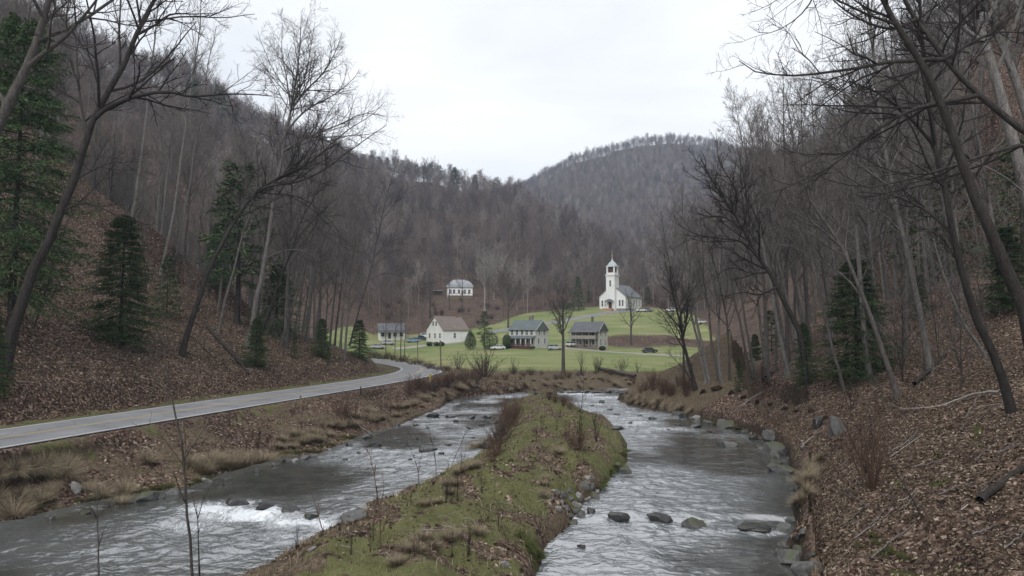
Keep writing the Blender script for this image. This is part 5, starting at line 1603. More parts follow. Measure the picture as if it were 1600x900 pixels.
# ---- cars
def car_paint(name, col):
    m, nt, n, l, b = new_mat(name)
    nz = noise(nt, 3, 4, 0.6, coord(nt))
    l.new(mixc(nt, mth(nt, 'MULTIPLY', nz.outputs['Fac'], 0.25), col, tuple(c * 0.7 for c in col)), b.inputs['Base Color'])
    b.inputs['Roughness'].default_value = 0.28; b.inputs['Coat Weight'].default_value = 0.4
    return m
PAINT = {k: car_paint(k + '_car_paint', c) for k, c in dict(white=(0.72, 0.73, 0.74), silver=(0.42, 0.44, 0.46), blue=(0.22, 0.34, 0.46), navy=(0.035, 0.08, 0.13), dark=(0.035, 0.04, 0.048), grey=(0.14, 0.15, 0.165)).items()}
M_TYRE = plain('tyre_rubber', (0.02, 0.02, 0.02), 0.85, 0.2)
M_RIM = plain('wheel_rim', (0.35, 0.35, 0.36), 0.35, 0.1, metal=0.7)
M_LAMP = plain('car_lamp_glass', (0.6, 0.6, 0.58), 0.15, 0.05)
M_TAIL = plain('car_tail_lamp', (0.28, 0.02, 0.02), 0.25, 0.05)
def car(px, py, heading, paint, label, shape='sedan', group='parked cars in the village', Y=None):
    g = G(px, py) if Y is None else W(px, py, Y)
    g[2] = hz1(g[0], g[1])
    c = thing('parked_car', label, 'car', tuple(g), (0, 0, R(heading)), group)
    hw = 0.88
    tops = dict(sedan=[(-2.2, 0.45), (-2.22, 0.78), (-2.05, 0.98), (-1.45, 1.02), (1.0, 1.02), (1.9, 0.88), (2.2, 0.7), (2.22, 0.42)],
                suv=[(-2.2, 0.5), (-2.24, 0.95), (-2.15, 1.08), (-1.4, 1.12), (1.05, 1.12), (1.95, 1.02), (2.22, 0.85), (2.24, 0.48)],
                pickup=[(-2.6, 0.55), (-2.62, 1.08), (-0.6, 1.10), (1.2, 1.12), (2.2, 1.05), (2.5, 0.88), (2.52, 0.5)])[shape]
    cab = dict(sedan=[(-1.65, 1.0), (1.15, 1.0), (0.45, 1.42), (-1.05, 1.45)], suv=[(-2.1, 1.1), (1.15, 1.1), (0.55, 1.66), (-1.85, 1.7)], pickup=[(-0.65, 1.1), (1.3, 1.1), (0.65, 1.72), (-0.5, 1.74)])[shape]
    lo = tops[0][1] - 0.18
    prof = [(tops[0][0] + 0.1, lo), (tops[-1][0] - 0.1, lo)] + tops[::-1]
    MB().prism_y(prof, -hw, hw).build('body', PAINT[paint], c, True, 0.09)
    n = len(cab)
    cx = sum(p[0] for p in cab) / n
    def ring(s, zoff, inset):
        return [(cx + (x - cx) * s, z + zoff) for x, z in cab]
    b0 = [(x, z) for x, z in cab]
    w0, w1 = hw - 0.04, hw - 0.22
    vv = [(x, -(w0 if z < 1.2 else w1), z) for x, z in b0] + [(x, (w0 if z < 1.2 else w1), z) for x, z in b0]
    ff = [(0, 1, 2, 3), (7, 6, 5, 4)] + [(i, i + 4, (i + 1) % 4 + 4, (i + 1) % 4) for i in range(4)]
    MB().add(vv, ff).build('window', M_GLASS, c, False, 0.03)
    # roof and pillars over the glass
    xf, xb, zt = cab[2][0], cab[3][0], max(cab[2][1], cab[3][1])
    rp = MB().box(xb - 0.04, xf + 0.04, -w1 - 0.02, w1 + 0.02, zt - 0.04, zt + 0.045)
    for s in (-1, 1):
        for a, b in ((1, 2), (0, 3)):
            (xa, za), (xb_, zb) = cab[a], cab[b]
            rp.slab([(xa - 0.06, s * (w0 + 0.012), za - 0.02), (xa + 0.06, s * (w0 + 0.012), za - 0.02), (xb_ + 0.06, s * (w1 + 0.015), zb), (xb_ - 0.06, s * (w1 + 0.015), zb)], 0.03 * s)
        xm = cx + 0.1
        rp.slab([(xm - 0.05, s * (w0 + 0.012), 1.0), (xm + 0.05, s * (w0 + 0.012), 1.0), (xm + 0.05, s * (w1 + 0.015), zt), (xm - 0.05, s * (w1 + 0.015), zt)], 0.03 * s)
    rp.build('roof', PAINT[paint], c)
    for wx in ((-1.35, 1.38) if shape != 'pickup' else (-1.6, 1.6)):
        for s in (-1, 1):
            rr_ = 0.33 if shape == 'sedan' else 0.38
            w = MB()
            k = 18
            ring_ = [(wx + rr_ * math.cos(2 * math.pi * i / k), rr_ + rr_ * math.sin(2 * math.pi * i / k)) for i in range(k)]
            w.prism_y(ring_, min(s * (hw + 0.02), s * (hw - 0.2)), max(s * (hw + 0.02), s * (hw - 0.2)))
            wo = w.build('wheel', M_TYRE, c)
            q = MB(); ring2 = [(wx + rr_ * 0.6 * math.cos(2 * math.pi * i / k), rr_ + rr_ * 0.6 * math.sin(2 * math.pi * i / k)) for i in range(k)]
            q.prism_y(ring2, min(s * (hw + 0.03), s * (hw - 0.05)), max(s * (hw + 0.03), s * (hw - 0.05))).build('rim', M_RIM, wo)
    xe, xr = tops[-1][0], tops[0][0]
    for s in (-1, 1):
        MB().box(xe - 0.12, xe + 0.02, min(s * 0.5, s * 0.78), max(s * 0.5, s * 0.78), tops[-2][1] - 0.14, tops[-2][1] + 0.02).build('headlight', M_LAMP, c)
        MB().box(xr - 0.03, xr + 0.1, min(s * 0.55, s * 0.8), max(s * 0.55, s * 0.8), tops[1][1] - 0.12, tops[1][1] + 0.06).build('tail_light', M_TAIL, c)
    return c
car(778, 546.5, 200, 'white', 'white car in front of the ragged conifer and the small round shrub', 'sedan')
car(867, 547, 12, 'silver', 'silver estate car on the lawn between the two farmhouses', 'suv')
car(895, 543.5, 40, 'white', 'white car parked tight beside the left end of the grey roofed house', 'suv', Y=212)
car(1015, 551, 8, 'dark', 'dark car alone on the lawn right of the grey roofed house', 'sedan')
car(1121, 540, 170, 'silver', 'pale car glimpsed between the trunks of the right bank', 'sedan', Y=222)
car(1002, 487, 5, 'white', 'white car nearest the back corner of the church', 'sedan')
car(1012, 487, 5, 'grey', 'grey car next to the white one behind the church', 'suv')
car(1047, 487, 175, 'white', 'white car standing apart in the church car park', 'suv')
car(1063, 487, 185, 'dark', 'dark car at the right end of the church car park', 'sedan')
car(1096, 506, 30, 'white', 'white car on the upper field edge behind the bank trees', 'suv')
car(645, 533, 30, 'blue', 'light blue car left of the white gabled house', 'sedan', Y=231)
car(657, 529.5, 25, 'navy', 'dark blue pickup truck left of the white gabled house', 'pickup', Y=238)
car(666, 527, 20, 'white', 'white van like car tight against the white gabled house', 'suv', Y=246)
car(606, 541, 25, 'silver', 'silver car before the low white house', 'sedan', Y=222)
car(590, 544, 28, 'silver', 'silver car farthest left by the roadside hedge', 'sedan', Y=212)

# ---- posts and poles along the road
def post(px, py, top, r, label, mat=None, name='marker_post', cap=None, cat='post', grp=None):
    g = G(px, py); hgt = (py - top) / F * g[1]
    q = thing(name, label, cat, tuple(g), (R(2), R(-1.5), 0), grp)
    MB().lathe([(r, -0.4), (r * 0.95, hgt - r * 0.6), (r * 0.7, hgt)], 10).build('shaft', mat or M_WOOD, q)
    if cap:
        MB().box(-r * 1.15, r * 1.15, -r * 1.15, r * 1.15, hgt * 0.72, hgt * 0.9).build('reflector', cap, q)
    return q
M_REFL = plain('faded_reflector', (0.45, 0.33, 0.08), 0.5, 0.1)
post(470, 640, 618, 0.075, 'brown marker post by the white road line, nearest the camera')
post(564, 618.5, 604, 0.06, 'slim dark marker post between the near one and the road bend', M_BARK_DARK)
post(672, 602, 584, 0.13, 'stout yellowish marker post at the outside of the road bend', plain('yellowed_wood', (0.34, 0.28, 0.13), 0.8, 0.2), cap=M_REFL)
post(653, 566, 535, 0.10, 'wooden pole in the roadside hedge, left of the pair', name='wooden_pole', cat='pole')
post(689, 577, 532, 0.11, 'wooden pole in the roadside hedge, right of the pair', name='wooden_pole', cat='pole')
# ================================================================== stones, brush, litter
def slope_at(x, y):
    e = 0.35
    zx = (hz(x + e, y) - hz(x - e, y)) / (2 * e); zy = (hz(x, y + e) - hz(x, y - e)) / (2 * e)
    return unit(np.stack([-zx, -zy, np.ones_like(zx)], 1))

def rock_mat(name, lo, hi, mossy=0.5):
    m, nt, n, l, b = new_mat(name)
    a = noise(nt, 2.5, 6, 0.7, coord(nt)); c = noise(nt, 9, 4, 0.7, coord(nt))
    s = mth(nt, 'ADD', mth(nt, 'MULTIPLY', a.outputs['Fac'], 0.65), mth(nt, 'MULTIPLY', c.outputs['Fac'], 0.35))
    r = ramp(nt, [(0.32, lo), (0.68, hi)], s)
    oi = n.new('ShaderNodeObjectInfo')
    geo = n.new('ShaderNodeNewGeometry'); sx = n.new('ShaderNodeSeparateXYZ'); l.new(geo.outputs['Normal'], sx.inputs[0])
    mo = mth(nt, 'ADD', mth(nt, 'MULTIPLY', sx.outputs['Z'], 0.4), mth(nt, 'MULTIPLY', a.outputs['Fac'], 1.0))
    mo = mth(nt, 'ADD', mo, mth(nt, 'MULTIPLY', mth(nt, 'SUBTRACT', oi.outputs['Random'], 0.5), 0.35))
    k = ramp(nt, [(1.02 - 0.35 * mossy, (0, 0, 0)), (1.1 - 0.3 * mossy, (0.85, 0.85, 0.85))], mo)
    l.new(mixc(nt, k.outputs['Color'], r.outputs['Color'], (0.055, 0.062, 0.022)), b.inputs['Base Color'])
    b.inputs['Roughness'].default_value = 0.65
    bump(nt, s, b, 0.7, 0.06)
    return m
M_ROCK = rock_mat('grey_stone', (0.035, 0.035, 0.034), (0.16, 0.157, 0.15), 0.6)
M_ROCK_WET = rock_mat('wet_dark_stone', (0.010, 0.010, 0.010), (0.048, 0.047, 0.044), 0.3)
M_ROCK_WET.node_tree.nodes['Principled BSDF'].inputs['Roughness'].default_value = 0.3
M_ROCK_PALE = rock_mat('pale_stone', (0.11, 0.108, 0.10), (0.29, 0.28, 0.27), 0.0)
import bmesh
def rock_mesh(seed, mat, flat=0.62, blocky=0.42):
    bm = bmesh.new(); bmesh.ops.create_icosphere(bm, subdivisions=4, radius=1)
    rg = np.random.default_rng(seed)
    pl = [(unit(rg.normal(0, 1, 3)), rg.uniform(0.42, 0.85)) for _ in range(13)]
    from mathutils import noise as mn
    off = Vector(rg.uniform(-50, 50, 3))
    for v in bm.verts:
        c = np.array(v.co)
        for nn, dd in pl:
            k = c @ nn
            if k > dd: c = c - nn * (k - dd) * (0.55 + blocky)
        p = Vector(c)
        c = c * (1 + 0.18 * mn.noise(p * 1.6 + off) + 0.09 * mn.noise(p * 3.7 + off) + 0.04 * mn.noise(p * 9 + off))
        v.co = (c[0], c[1], c[2] * flat)
    me = bpy.data.meshes.new('rock'); bm.to_mesh(me); bm.free()
    me.materials.append(mat)
    me.polygons.foreach_set('use_smooth', np.ones(len(me.polygons), bool))
    return me
RK = {m.name: [rock_mesh(600 + 10 * q + k, m) for k in range(4)] for q, m in enumerate((M_ROCK, M_ROCK_WET, M_ROCK_PALE, plain('bare_earth', (0.028, 0.021, 0.015), 0.95, 0.5, 5, 0.05, bumpy=0.8)))}
_rn = [0]
def rock(px, py, w, h, kind, label, group=None, turn=None, sink=0.35, name='rock'):
    """px,py = foot of the stone in the photograph, w,h its size there"""
    _rn[0] += 1
    x, y = P0(px, py, 0.02)
    g = G(px, py)
    if g[2] < 0.12: g = np.array([x, y, max(hz1(x, y), float(water_level(np.array([x]), np.array([y]))[0]) - 0.06)])
    ww = w / F * g[1] / 2; hh = max(h / F * g[1], ww * 0.25)
    me = RK[kind][_rn[0] % 4]
    o = link(name, me, None, (g[0], g[1] + ww * 0.4, g[2] + hh * (0.5 - sink)), (0, 0, (_rn[0] * 1.7) % 6.28 if turn is None else turn))
    o.scale = (ww * 1.12, ww * 0.9, hh * 1.25)
    return tag(o, label, 'rock', group)
A, B_, C_ = 'grey_stone', 'wet_dark_stone', 'pale_stone'
rock(1030, 813, 52, 18, B_, 'flat topped dark rock in the middle of the stone row across the right channel')
rock(1083, 824, 40, 22, A, 'blocky mossy rock in the stone row across the right channel')
rock(1180, 829, 58, 12, B_, 'long low wet slab in the stone row, right of the blocky rock')
rock(1228, 831, 30, 17, A, 'rounded grey rock ending the stone row at the right bank')
rock(962, 812, 46, 18, B_, 'wet rock with water sliding over it, left of the flat topped one')
rock(925, 809, 26, 16, B_, 'dark stone where the stone row meets the island')
rock(1136, 700, 34, 11, A, 'single mossy rock standing in open water of the right channel')
rock(1088, 671, 24, 7, B_, 'small dark rock in the riffle by the right bank')
rock(972, 741, 34, 20, A, 'grey rock jutting from the bulging island edge into the right channel')
rock(911, 854, 22, 8, B_, 'small dark stone just under the water by the pebbles of the island')
rock(963, 672, 30, 6, B_, 'flat dark slab in the riffle beside the island')
rock(1212, 716, 50, 24, A, 'tilted mossy slab on the right waterline')
rock(1227, 744, 48, 22, A, 'broad mossy boulder just below the tilted slab on the right waterline')
rock(1240, 880, 58, 26, A, 'flat mossy slab at the lower right waterline')
rock(1262, 900, 56, 24, A, 'lowest mossy slab on the right waterline at the picture edge')
rock(1206, 686, 32, 15, A, 'grey boulder above the tilted slab on the right bank')
rock(1090, 655, 16, 9, C_, 'pale stone at the foot of the cut bank')
rock(1141, 668, 36, 14, A, 'leaning flat stone at the foot of the cut bank')
rock(1165, 680, 18, 8, A, 'small stone below the leaning flat one on the right waterline')
rock(1312, 678, 30, 32, A, 'upright grey outcrop sticking out of the leaf slope')
rock(1280, 668, 22, 24, B_, 'dark mossy outcrop beside the upright grey one')
rock(583, 702, 38, 11, B_, 'dark flat rock off the left bank below the white log')
rock(665, 709, 40, 10, B_, 'humped dark rock in the middle of the left channel')
rock(676, 654, 26, 9, B_, 'leftmost of the dark rocks in the row across the left channel', turn=.3)
rock(704, 656, 26, 8, B_, 'second of the dark rocks in the row across the left channel')
rock(736, 657, 22, 8, B_, 'third of the dark rocks in the row across the left channel')
rock(762, 656, 16, 6, B_, 'rightmost of the dark rocks in the row across the left channel')
rock(762, 702, 24, 12, B_, 'dark rock tight against the left edge of the island')
rock(229, 786, 50, 24, A, 'large pale mossy boulder at the foot of the left bank')
rock(268, 778, 24, 15, A, 'mossy stone right of the large boulder at the left bank')
rock(322, 758, 20, 11, C_, 'pale stone under the bank left of the rapids')
rock(115, 768, 18, 16, C_, 'grey stone lying on the leafy left bank')
rock(476, 721, 22, 12, A, 'grey stone of a close group at the left waterline, largest')
rock(462, 724, 14, 7, C_, 'small pale stone left in the close group at the left waterline')
rock(490, 719, 14, 8, A, 'small stone right in the close group at the left waterline')
rock(515, 709, 14, 8, C_, 'pale stone farther along the left waterline past the close group')
rock(372, 793, 38, 16, B_, 'black rock with white water pouring round it at the left end of the ledge')
rock(446, 806, 44, 16, B_, 'black rock in the middle of the foaming ledge')
rock(412, 800, 30, 11, B_, 'low black rock between two others on the foaming ledge')
rock(486, 812, 30, 10, B_, 'low black rock near the island end of the foaming ledge')
rock(552, 812, 40, 20, A, 'dark mossy rock where the foaming ledge meets the island')
rock(569, 798, 26, 10, C_, 'pale flat stone on the island corner above the ledge')
rock(487, 862, 16, 10, C_, 'pale pebble in the grass at the lower left of the island')
rock(789, 886, 22, 12, C_, 'pale round stone in the grass at the bottom of the picture')
rock(921, 749, 16, 9, C_, 'pale stone in the grass of the bulging island edge')
rg = np.random.default_rng(20)
for k, (px, py) in enumerate(((1240, 770), (1248, 790), (1238, 816), (1244, 846), (1226, 858), (1233, 756), (1218, 732), (1215, 720), (1196, 706), (1178, 690), (1128, 668), (1106, 664), (1072, 656), (1060, 652), (1250, 862), (1270, 872), (1256, 836), (1222, 868))):
    rock(px, py, 12 + rg.uniform(0, 16), 7 + rg.uniform(0, 7), A if k % 3 else B_, 'smaller mossy stone along the right waterline', 'stones along the right waterline', sink=0.3)
for k, (px, py) in enumerate(((130, 806), (150, 800), (180, 797), (205, 790), (250, 784), (290, 775), (342, 764), (355, 756), (400, 742), (430, 732), (442, 728), (80, 814), (545, 702), (574, 688), (620, 668))):
    rock(px, py, 10 + rg.uniform(0, 14), 6 + rg.uniform(0, 6), A if k % 2 else B_, 'smaller stone along the left waterline', 'stones along the left waterline', sink=0.3)
rg = np.random.default_rng(21)
for k, (px, py, w) in enumerate(((868, 773, 16), (880, 778, 18), (892, 783, 16), (905, 779, 18), (913, 768, 20), (926, 764, 16), (898, 793, 20), (886, 797, 14), (902, 803, 16), (878, 788, 14), (915, 758, 14), (930, 782, 18), (918, 790, 14), (908, 812, 18), (896, 818, 14), (872, 797, 12), (864, 783, 12), (889, 770, 12), (934, 770, 12), (890, 808, 12))):
    rock(px, py, w, w * 0.6, C_ if k % 3 == 0 else A, 'grey cobble in the heap at the island edge by the stone row', 'cobbles heaped at the island edge', sink=0.25, name='cobble')
for k, px in enumerate((838, 858, 877, 890, 903, 915, 927, 938, 950, 962, 973, 982, 910, 946, 930, 896)):
    py = 613 + (k * 7) % 7
    rock(px, py + 3, 9 + (k * 5) % 9, 4 + k % 3, B_, 'small dark rock in the far riffle where the two channels part', 'rocks in the far riffle', name='rock')
for k, (px, py) in enumerate(((925, 634), (940, 628), (952, 640), (905, 641), (1000, 650), (1020, 655), (1060, 664), (985, 661), (1045, 672), (1110, 676), (965, 648), (1130, 690), (1158, 692), (1190, 700), (1070, 656), (1030, 649), (1010, 642))):
    rock(px, py + 3, 10 + (k * 3) % 8, 4 + k % 2, B_ if k % 4 else A, 'small dark rock in the riffles of the right channel', 'small rocks in the right channel')
for k, (px, py) in enumerate(((745, 627), (726, 634), (690, 648), (712, 662), (650, 668), (620, 690), (636, 704), (700, 700), (560, 712), (540, 722), (605, 735), (655, 690), (690, 712), (735, 672), (668, 672), (580, 748), (640, 722), (520, 745), (715, 682), (752, 668))):
    rock(px, py, 10 + (k * 3) % 8, 4 + k % 2, B_, 'small dark rock in the shallows of the left channel', 'small rocks in the left channel')
for k in range(11):
    t = k / 10
    px = 1100 + 210 * t; py = 610 + 48 * t ** 1.3 + rg.uniform(-4, 6)
    rock(px, py, 10 + rg.uniform(0, 12), 4 + rg.uniform(0, 5), 'bare_earth', 'black earthy clod under the torn edge of the cut bank', 'dark clods along the cut bank', name='clod')

# ---- grass, brush and twigs
def blades(rng, n, r0, h, droop, width, K=4, spread=0.5):
    a = rng.random(n) * 6.28; rr_ = r0 * np.sqrt(rng.random(n))
    p = np.stack([rr_ * np.cos(a), rr_ * np.sin(a), np.zeros(n) - 0.03], 1)
    a2 = a + rng.normal(0, 0.7, n)
    out = np.stack([np.cos(a2), np.sin(a2), np.zeros(n)], 1)
    d = unit(np.array([0, 0, 1.0]) + out * rng.uniform(0.05, spread, (n, 1)))
    L = h * rng.uniform(0.55, 1.15, n)
    side = np.stack([-np.sin(a2), np.cos(a2), np.zeros(n)], 1) * width * 0.5
    V = []
    for k in range(K):
        w = (1 - k / (K - 1)) * 0.9 + 0.1
        V += [p - side * w, p + side * w]
        d = unit(d + out * droop / K + np.array([0, 0, -droop / K * 0.9]))
        p = p + d * (L / (K - 1))[:, None]
    V = np.stack(V, 1).reshape(-1, 3)
    b = np.arange(n) * 2 * K
    Q = np.concatenate([np.stack([b + 2 * k, b + 2 * k + 1, b + 2 * k + 3, b + 2 * k + 2], 1) for k in range(K - 1)])
    return V, Q
def island_mat(name, stops):
    m, nt, n, l, b = new_mat(name)
    g = n.new('ShaderNodeNewGeometry')
    l.new(ramp(nt, stops, g.outputs['Random Per Island']).outputs['Color'], b.inputs['Base Color'])
    b.inputs['Roughness'].default_value = 0.85; b.inputs['Specular IOR Level'].default_value = 0.15
    return m
M_DRY = island_mat('dry_grass_blades', [(0.0, (0.07, 0.055, 0.036)), (0.5, (0.185, 0.148, 0.098)), (1.0, (0.36, 0.30, 0.21))])
M_GREEN = island_mat('green_grass_blades', [(0.0, (0.038, 0.038, 0.017)), (0.45, (0.092, 0.096, 0.040)), (0.75, (0.15, 0.145, 0.070)), (1.0, (0.30, 0.25, 0.16))])
M_LEAF = island_mat('fallen_leaves', [(0.0, (0.022, 0.015, 0.012)), (0.35, (0.074, 0.050, 0.033)), (0.7, (0.146, 0.107, 0.071)), (0.9, (0.24, 0.19, 0.135)), (1.0, (0.38, 0.315, 0.235))])
TUS = []
for k in range(4):
    rg_ = np.random.default_rng(700 + k)
    v, f = blades(rg_, 520, 0.30, 1.05, 0.95, 0.017, 6, 0.55)
    TUS.append(mesh_np('grass_tussock', v, f, M_DRY))
_tn = [0]
def tussock(px, py, w, label, group, g=None):
    g = G(px, py) if g is None else g
    s = w / F * g[1] / 1.8
    nn = slope_at(g[:1], g[1:2])[0]
    q = Vector(nn * 0.75 + np.array([0, 0, 0.25])).to_track_quat('Z', 'Y')
    o = link('grass_tussock', TUS[_tn[0] % 4], None, tuple(g), (q.to_matrix() @ Matrix.Rotation(_tn[0] * 1.3, 3, 'Z')).to_euler()); _tn[0] += 1
    o.scale = (s, s, s)
    return tag(o, label, 'grass tuft', group)
for px, py, w, lab in ((98, 745, 62, 'large drooping straw tussock on the left bank below the road line'), (230, 722, 44, 'straw tussock on the left bank right of the large one'), (20, 808, 66, 'straw tussock hanging at the left picture edge'), (190, 790, 40, 'straw tussock beside the large boulder of the left bank')):
    tussock(px, py, w, lab, 'straw tussocks on the left bank')
rg = np.random.default_rng(22)
def along(p0, p1, n, jx, jy, w0, w1, label, group):
    for k in range(n):
        t = (k + rg.random()) / n
        tussock(p0[0] + (p1[0] - p0[0]) * t + rg.uniform(-jx, jx), p0[1] + (p1[1] - p0[1]) * t + rg.uniform(-jy, jy), rg.uniform(w0, w1), label, group)
along((300, 735), (420, 722), 14, 6, 8, 34, 50, 'straw tussock in the shaggy stretch of left bank above the rapids', 'tussocks above the rapids')
along((430, 700), (640, 640), 22, 8, 12, 20, 34, 'straw tussock on the left bank along the middle of the left channel', 'tussocks along the left channel')
along((620, 645), (740, 605), 18, 8, 8, 13, 22, 'straw tussock on the left bank near the road bend', 'tussocks near the road bend')
along((0, 742), (120, 728), 6, 8, 8, 34, 50, 'straw tussock under the road edge at the far left', 'tussocks under the road edge')
along((0, 780), (200, 768), 7, 10, 10, 30, 46, 'straw tussock on the left bank at the lower left', 'tussocks at the lower left')
along((660, 800), (760, 700), 9, 14, 10, 26, 40, 'straw tussock on the left shoulder of the island', 'tussocks on the island shoulder')
along((600, 880), (740, 830), 9, 16, 10, 30, 50, 'straw tussock among leaves on the near part of the island', 'tussocks on the near island')
along((770, 700), (800, 640), 8, 10, 8, 14, 24, 'straw tussock on the far left flank of the island', 'tussocks on the far island flank')
along((840, 780), (900, 690), 7, 14, 8, 18, 28, 'straw tussock around the washed out hollow of the island', 'tussocks by the island hollow')
along((1245, 800), (1275, 720), 8, 6, 8, 28, 44, 'straw tussock overhanging the right waterline', 'tussocks on the right waterline')
along((980, 622), (1080, 645), 22, 8, 5, 12, 20, 'straw tussock on the low grassy point of the right bank', 'tussocks on the low right point')
along((760, 606), (1000, 597), 30, 8, 8, 9, 15, 'straw tussock on the brown far bank below the field', 'tussocks on the far bank')

def shrub_meshes(seed, n, h, r, mat, dens=(5, 3), lean=(6, 38), name='shrub'):
    rg_ = np.random.default_rng(seed)
    az = rg_.random(n) * 6.28; an = np.radians(rg_.uniform(lean[0], lean[1], n))
    d = np.stack([np.sin(an) * np.cos(az), np.sin(an) * np.sin(az), np.cos(an)], 1)
    p = d * 0.1 + np.array([0, 0, -0.15])
    L = h * rg_.uniform(0.6, 1.1, n)
    pts_ = [p]
    for k in range(6):
        d = unit(d + rg_.normal(0, 0.09, d.shape) + np.array([0, 0, 0.04])); p = p + d * (L / 6)[:, None]; pts_.append(p)
    S = np.stack(pts_, 1); sr_ = r * np.linspace(1, 0.25, 7)[None] * rg_.uniform(0.6, 1.1, (n, 1))
    pa = Parts(); pa.tube(S, sr_, 4)
    L2, r2 = grow(rg_, S, sr_, dens[0], 0.3, 1, (0.2, 0.45), (20, 50), 4, 0.4, 0.12, 0.6, r * 0.25, 0.4); pa.tube(L2, r2, 3)
    if len(dens) > 1:
        L3, r3 = grow(rg_, L2, r2, dens[1], 0.2, 1, (0.3, 0.6), (20, 50), 3, 0.3, 0.1, 0.7, r * 0.2, 0.5); pa.tube(L3, r3, 3)
    return pa.mesh(name, mat)
SHR = [shrub_meshes(800, 26, 1.0, 0.012, M_RED_TWIG), shrub_meshes(801, 22, 1.0, 0.012, M_TWIG), shrub_meshes(802, 34, 1.0, 0.010, M_RED_TWIG, (6, 4)), shrub_meshes(803, 30, 1.0, 0.014, M_TWIG, (6, 4), (4, 50)), shrub_meshes(804, 9, 1.0, 0.011, M_TWIG_DARK, (4, 2), (3, 22))]
_sn = [0]
def shrub(px, py, top, k, label, group=None, wide=1.0, g=None, name='bare_shrub'):
    g = G(px, py) if g is None else g
    h = (py - top) / F * g[1]
    o = link(name, SHR[k], None, tuple(g), (0, 0, _sn[0] * 2.1)); _sn[0] += 1
    o.scale = (h * wide, h * wide, h)
    return tag(o, label, 'shrub', group)
shrub(758, 589, 545, 3, 'large round bare shrub at the field edge above the river', wide=1.1)
shrub(716, 577, 547, 1, 'upright bare shrub left of the large round one')
shrub(803, 583, 557, 4, 'thin wispy shrub at the field edge right of the large round one')
shrub(933, 582, 553, 1, 'fan shaped bare shrub right of the lone bank tree')
shrub(972, 583, 556, 1, 'bare shrub at the field edge above the fallen log')
shrub(996, 582, 563, 4, 'small bare shrub at the right end of the field edge')
shrub(908, 582, 548, 4, 'thin bare sapling clump just right of the lone bank tree')
for k, (px, py, top) in enumerate(((800, 668, 615), (788, 680, 628), (781, 695, 650), (776, 712, 668), (806, 650, 618), (795, 660, 630), (770, 722, 690))):
    shrub(px, py, top, (2, 0, 3)[k % 3], 'reddish brown brush on the left flank of the island', 'brush on the island flank', 1.0)
for k, (px, py, top) in enumerate(((868, 629, 606), (880, 634, 612), (890, 640, 620), (858, 625, 608))):
    shrub(px, py, top, 2 if k % 2 else 0, 'reddish brush at the upstream tip of the island', 'brush at the island tip', 1.1)
shrub(906, 698, 640, 4, 'stand of tall red brown stems on the island near its right edge', wide=0.8)
shrub(902, 702, 660, 2, 'low red brown brush round the foot of the tall stems on the island', wide=1.3)
shrub(932, 690, 636, 4, 'thin grey weed stems on the island right of the red brown stems', wide=0.6)
for k in range(16):
    t = k / 15
    px = 640 + 110 * t; py = 612 - 16 * t + rg.uniform(-6, 8)
    shrub(px, py, py - rg.uniform(16, 32), (0, 2, 3)[k % 3], 'brown brush on the steep bank outside the road bend', 'brush outside the road bend', 1.3)
for k in range(18):
    t = k / 17
    px = 578 + 120 * t; py = 556 + 24 * t ** 1.2 + rg.uniform(-1, 2)
    shrub(px, py + 1, py - rg.uniform(8, 13), (0, 2)[k % 2], 'low red brown bush in the hedge along the far road', 'bushes of the roadside hedge', 2.0, name='hedge_bush')
for k in range(14):
    px = 1000 + rg.uniform(0, 80); py = 603 + rg.uniform(0, 18)
    shrub(px, py, py - rg.uniform(14, 30), (0, 2)[k % 2], 'red brown brush on the low grassy point of the right bank', 'brush on the low right point', 1.2)
for k in range(20):
    t = (k + rg.random()) / 20
    px = 770 + 230 * t; py = 590 + rg.uniform(-6, 10)
    shrub(px, py, py - rg.uniform(6, 14), (0, 2, 3)[k % 3], 'low brown brush on the far bank below the field', 'brush on the far bank', 1.6)
shrub(1362, 762, 640, 0, 'many stemmed dark red shrub on the leaf slope above the right waterline', wide=0.9)
shrub(1352, 742, 655, 4, 'few stemmed shrub just above the many stemmed one on the right slope', wide=0.8)
shrub(536, 660, 612, 2, 'dark bush on the left bank below the road with a white stick beside it', wide=0.9)
shrub(1330, 640, 590, 4, 'thin understory sapling clump by the grey outcrop', wide=0.9)
for k in range(26):
    px = rg.uniform(590, 780); py = rg.uniform(470, 505)
    shrub(px, py, py - rg.uniform(5, 12), (0, 1, 3)[k % 3], 'grey brush on the open leafy slope behind the white gabled house', 'brush on the open leafy slope', 1.4)

# round clipped evergreens by the houses
def leafy_shrub(seed, w, h, pointed=False):
    rg_ = np.random.default_rng(seed)
    n = 5200
    d = unit(rg_.normal(0, 1, (n, 3))); rr_ = rg_.uniform(0.55, 1.0, n) ** 0.5
    lump = 1 + 0.18 * np.sin(d[:, 0] * 5 + 1) * np.cos(d[:, 1] * 6) + rg_.normal(0, 0.05, n)
    p = d * (rr_ * lump)[:, None]
    z = (p[:, 2] * 0.5 + 0.5)
    k = (1.15 - 0.75 * np.clip(z, 0, 1)) if pointed else np.ones(n)
    p = np.stack([p[:, 0] * w * 0.5 * k, p[:, 1] * w * 0.5 * k, z * h], 1)
    u = unit(rg_.normal(0, 1, (n, 3))); q = unit(np.cross(u, d + 0.1))
    s = 0.11 * rg_.uniform(0.6, 1.4, (n, 1))
    V = np.stack([p - q * s * 0.4, p + u * s, p + q * s * 0.4, p - u * s], 1).reshape(-1, 3)
    b = np.arange(n) * 4
    return V, np.stack([b, b + 1, b + 2, b + 3], 1)
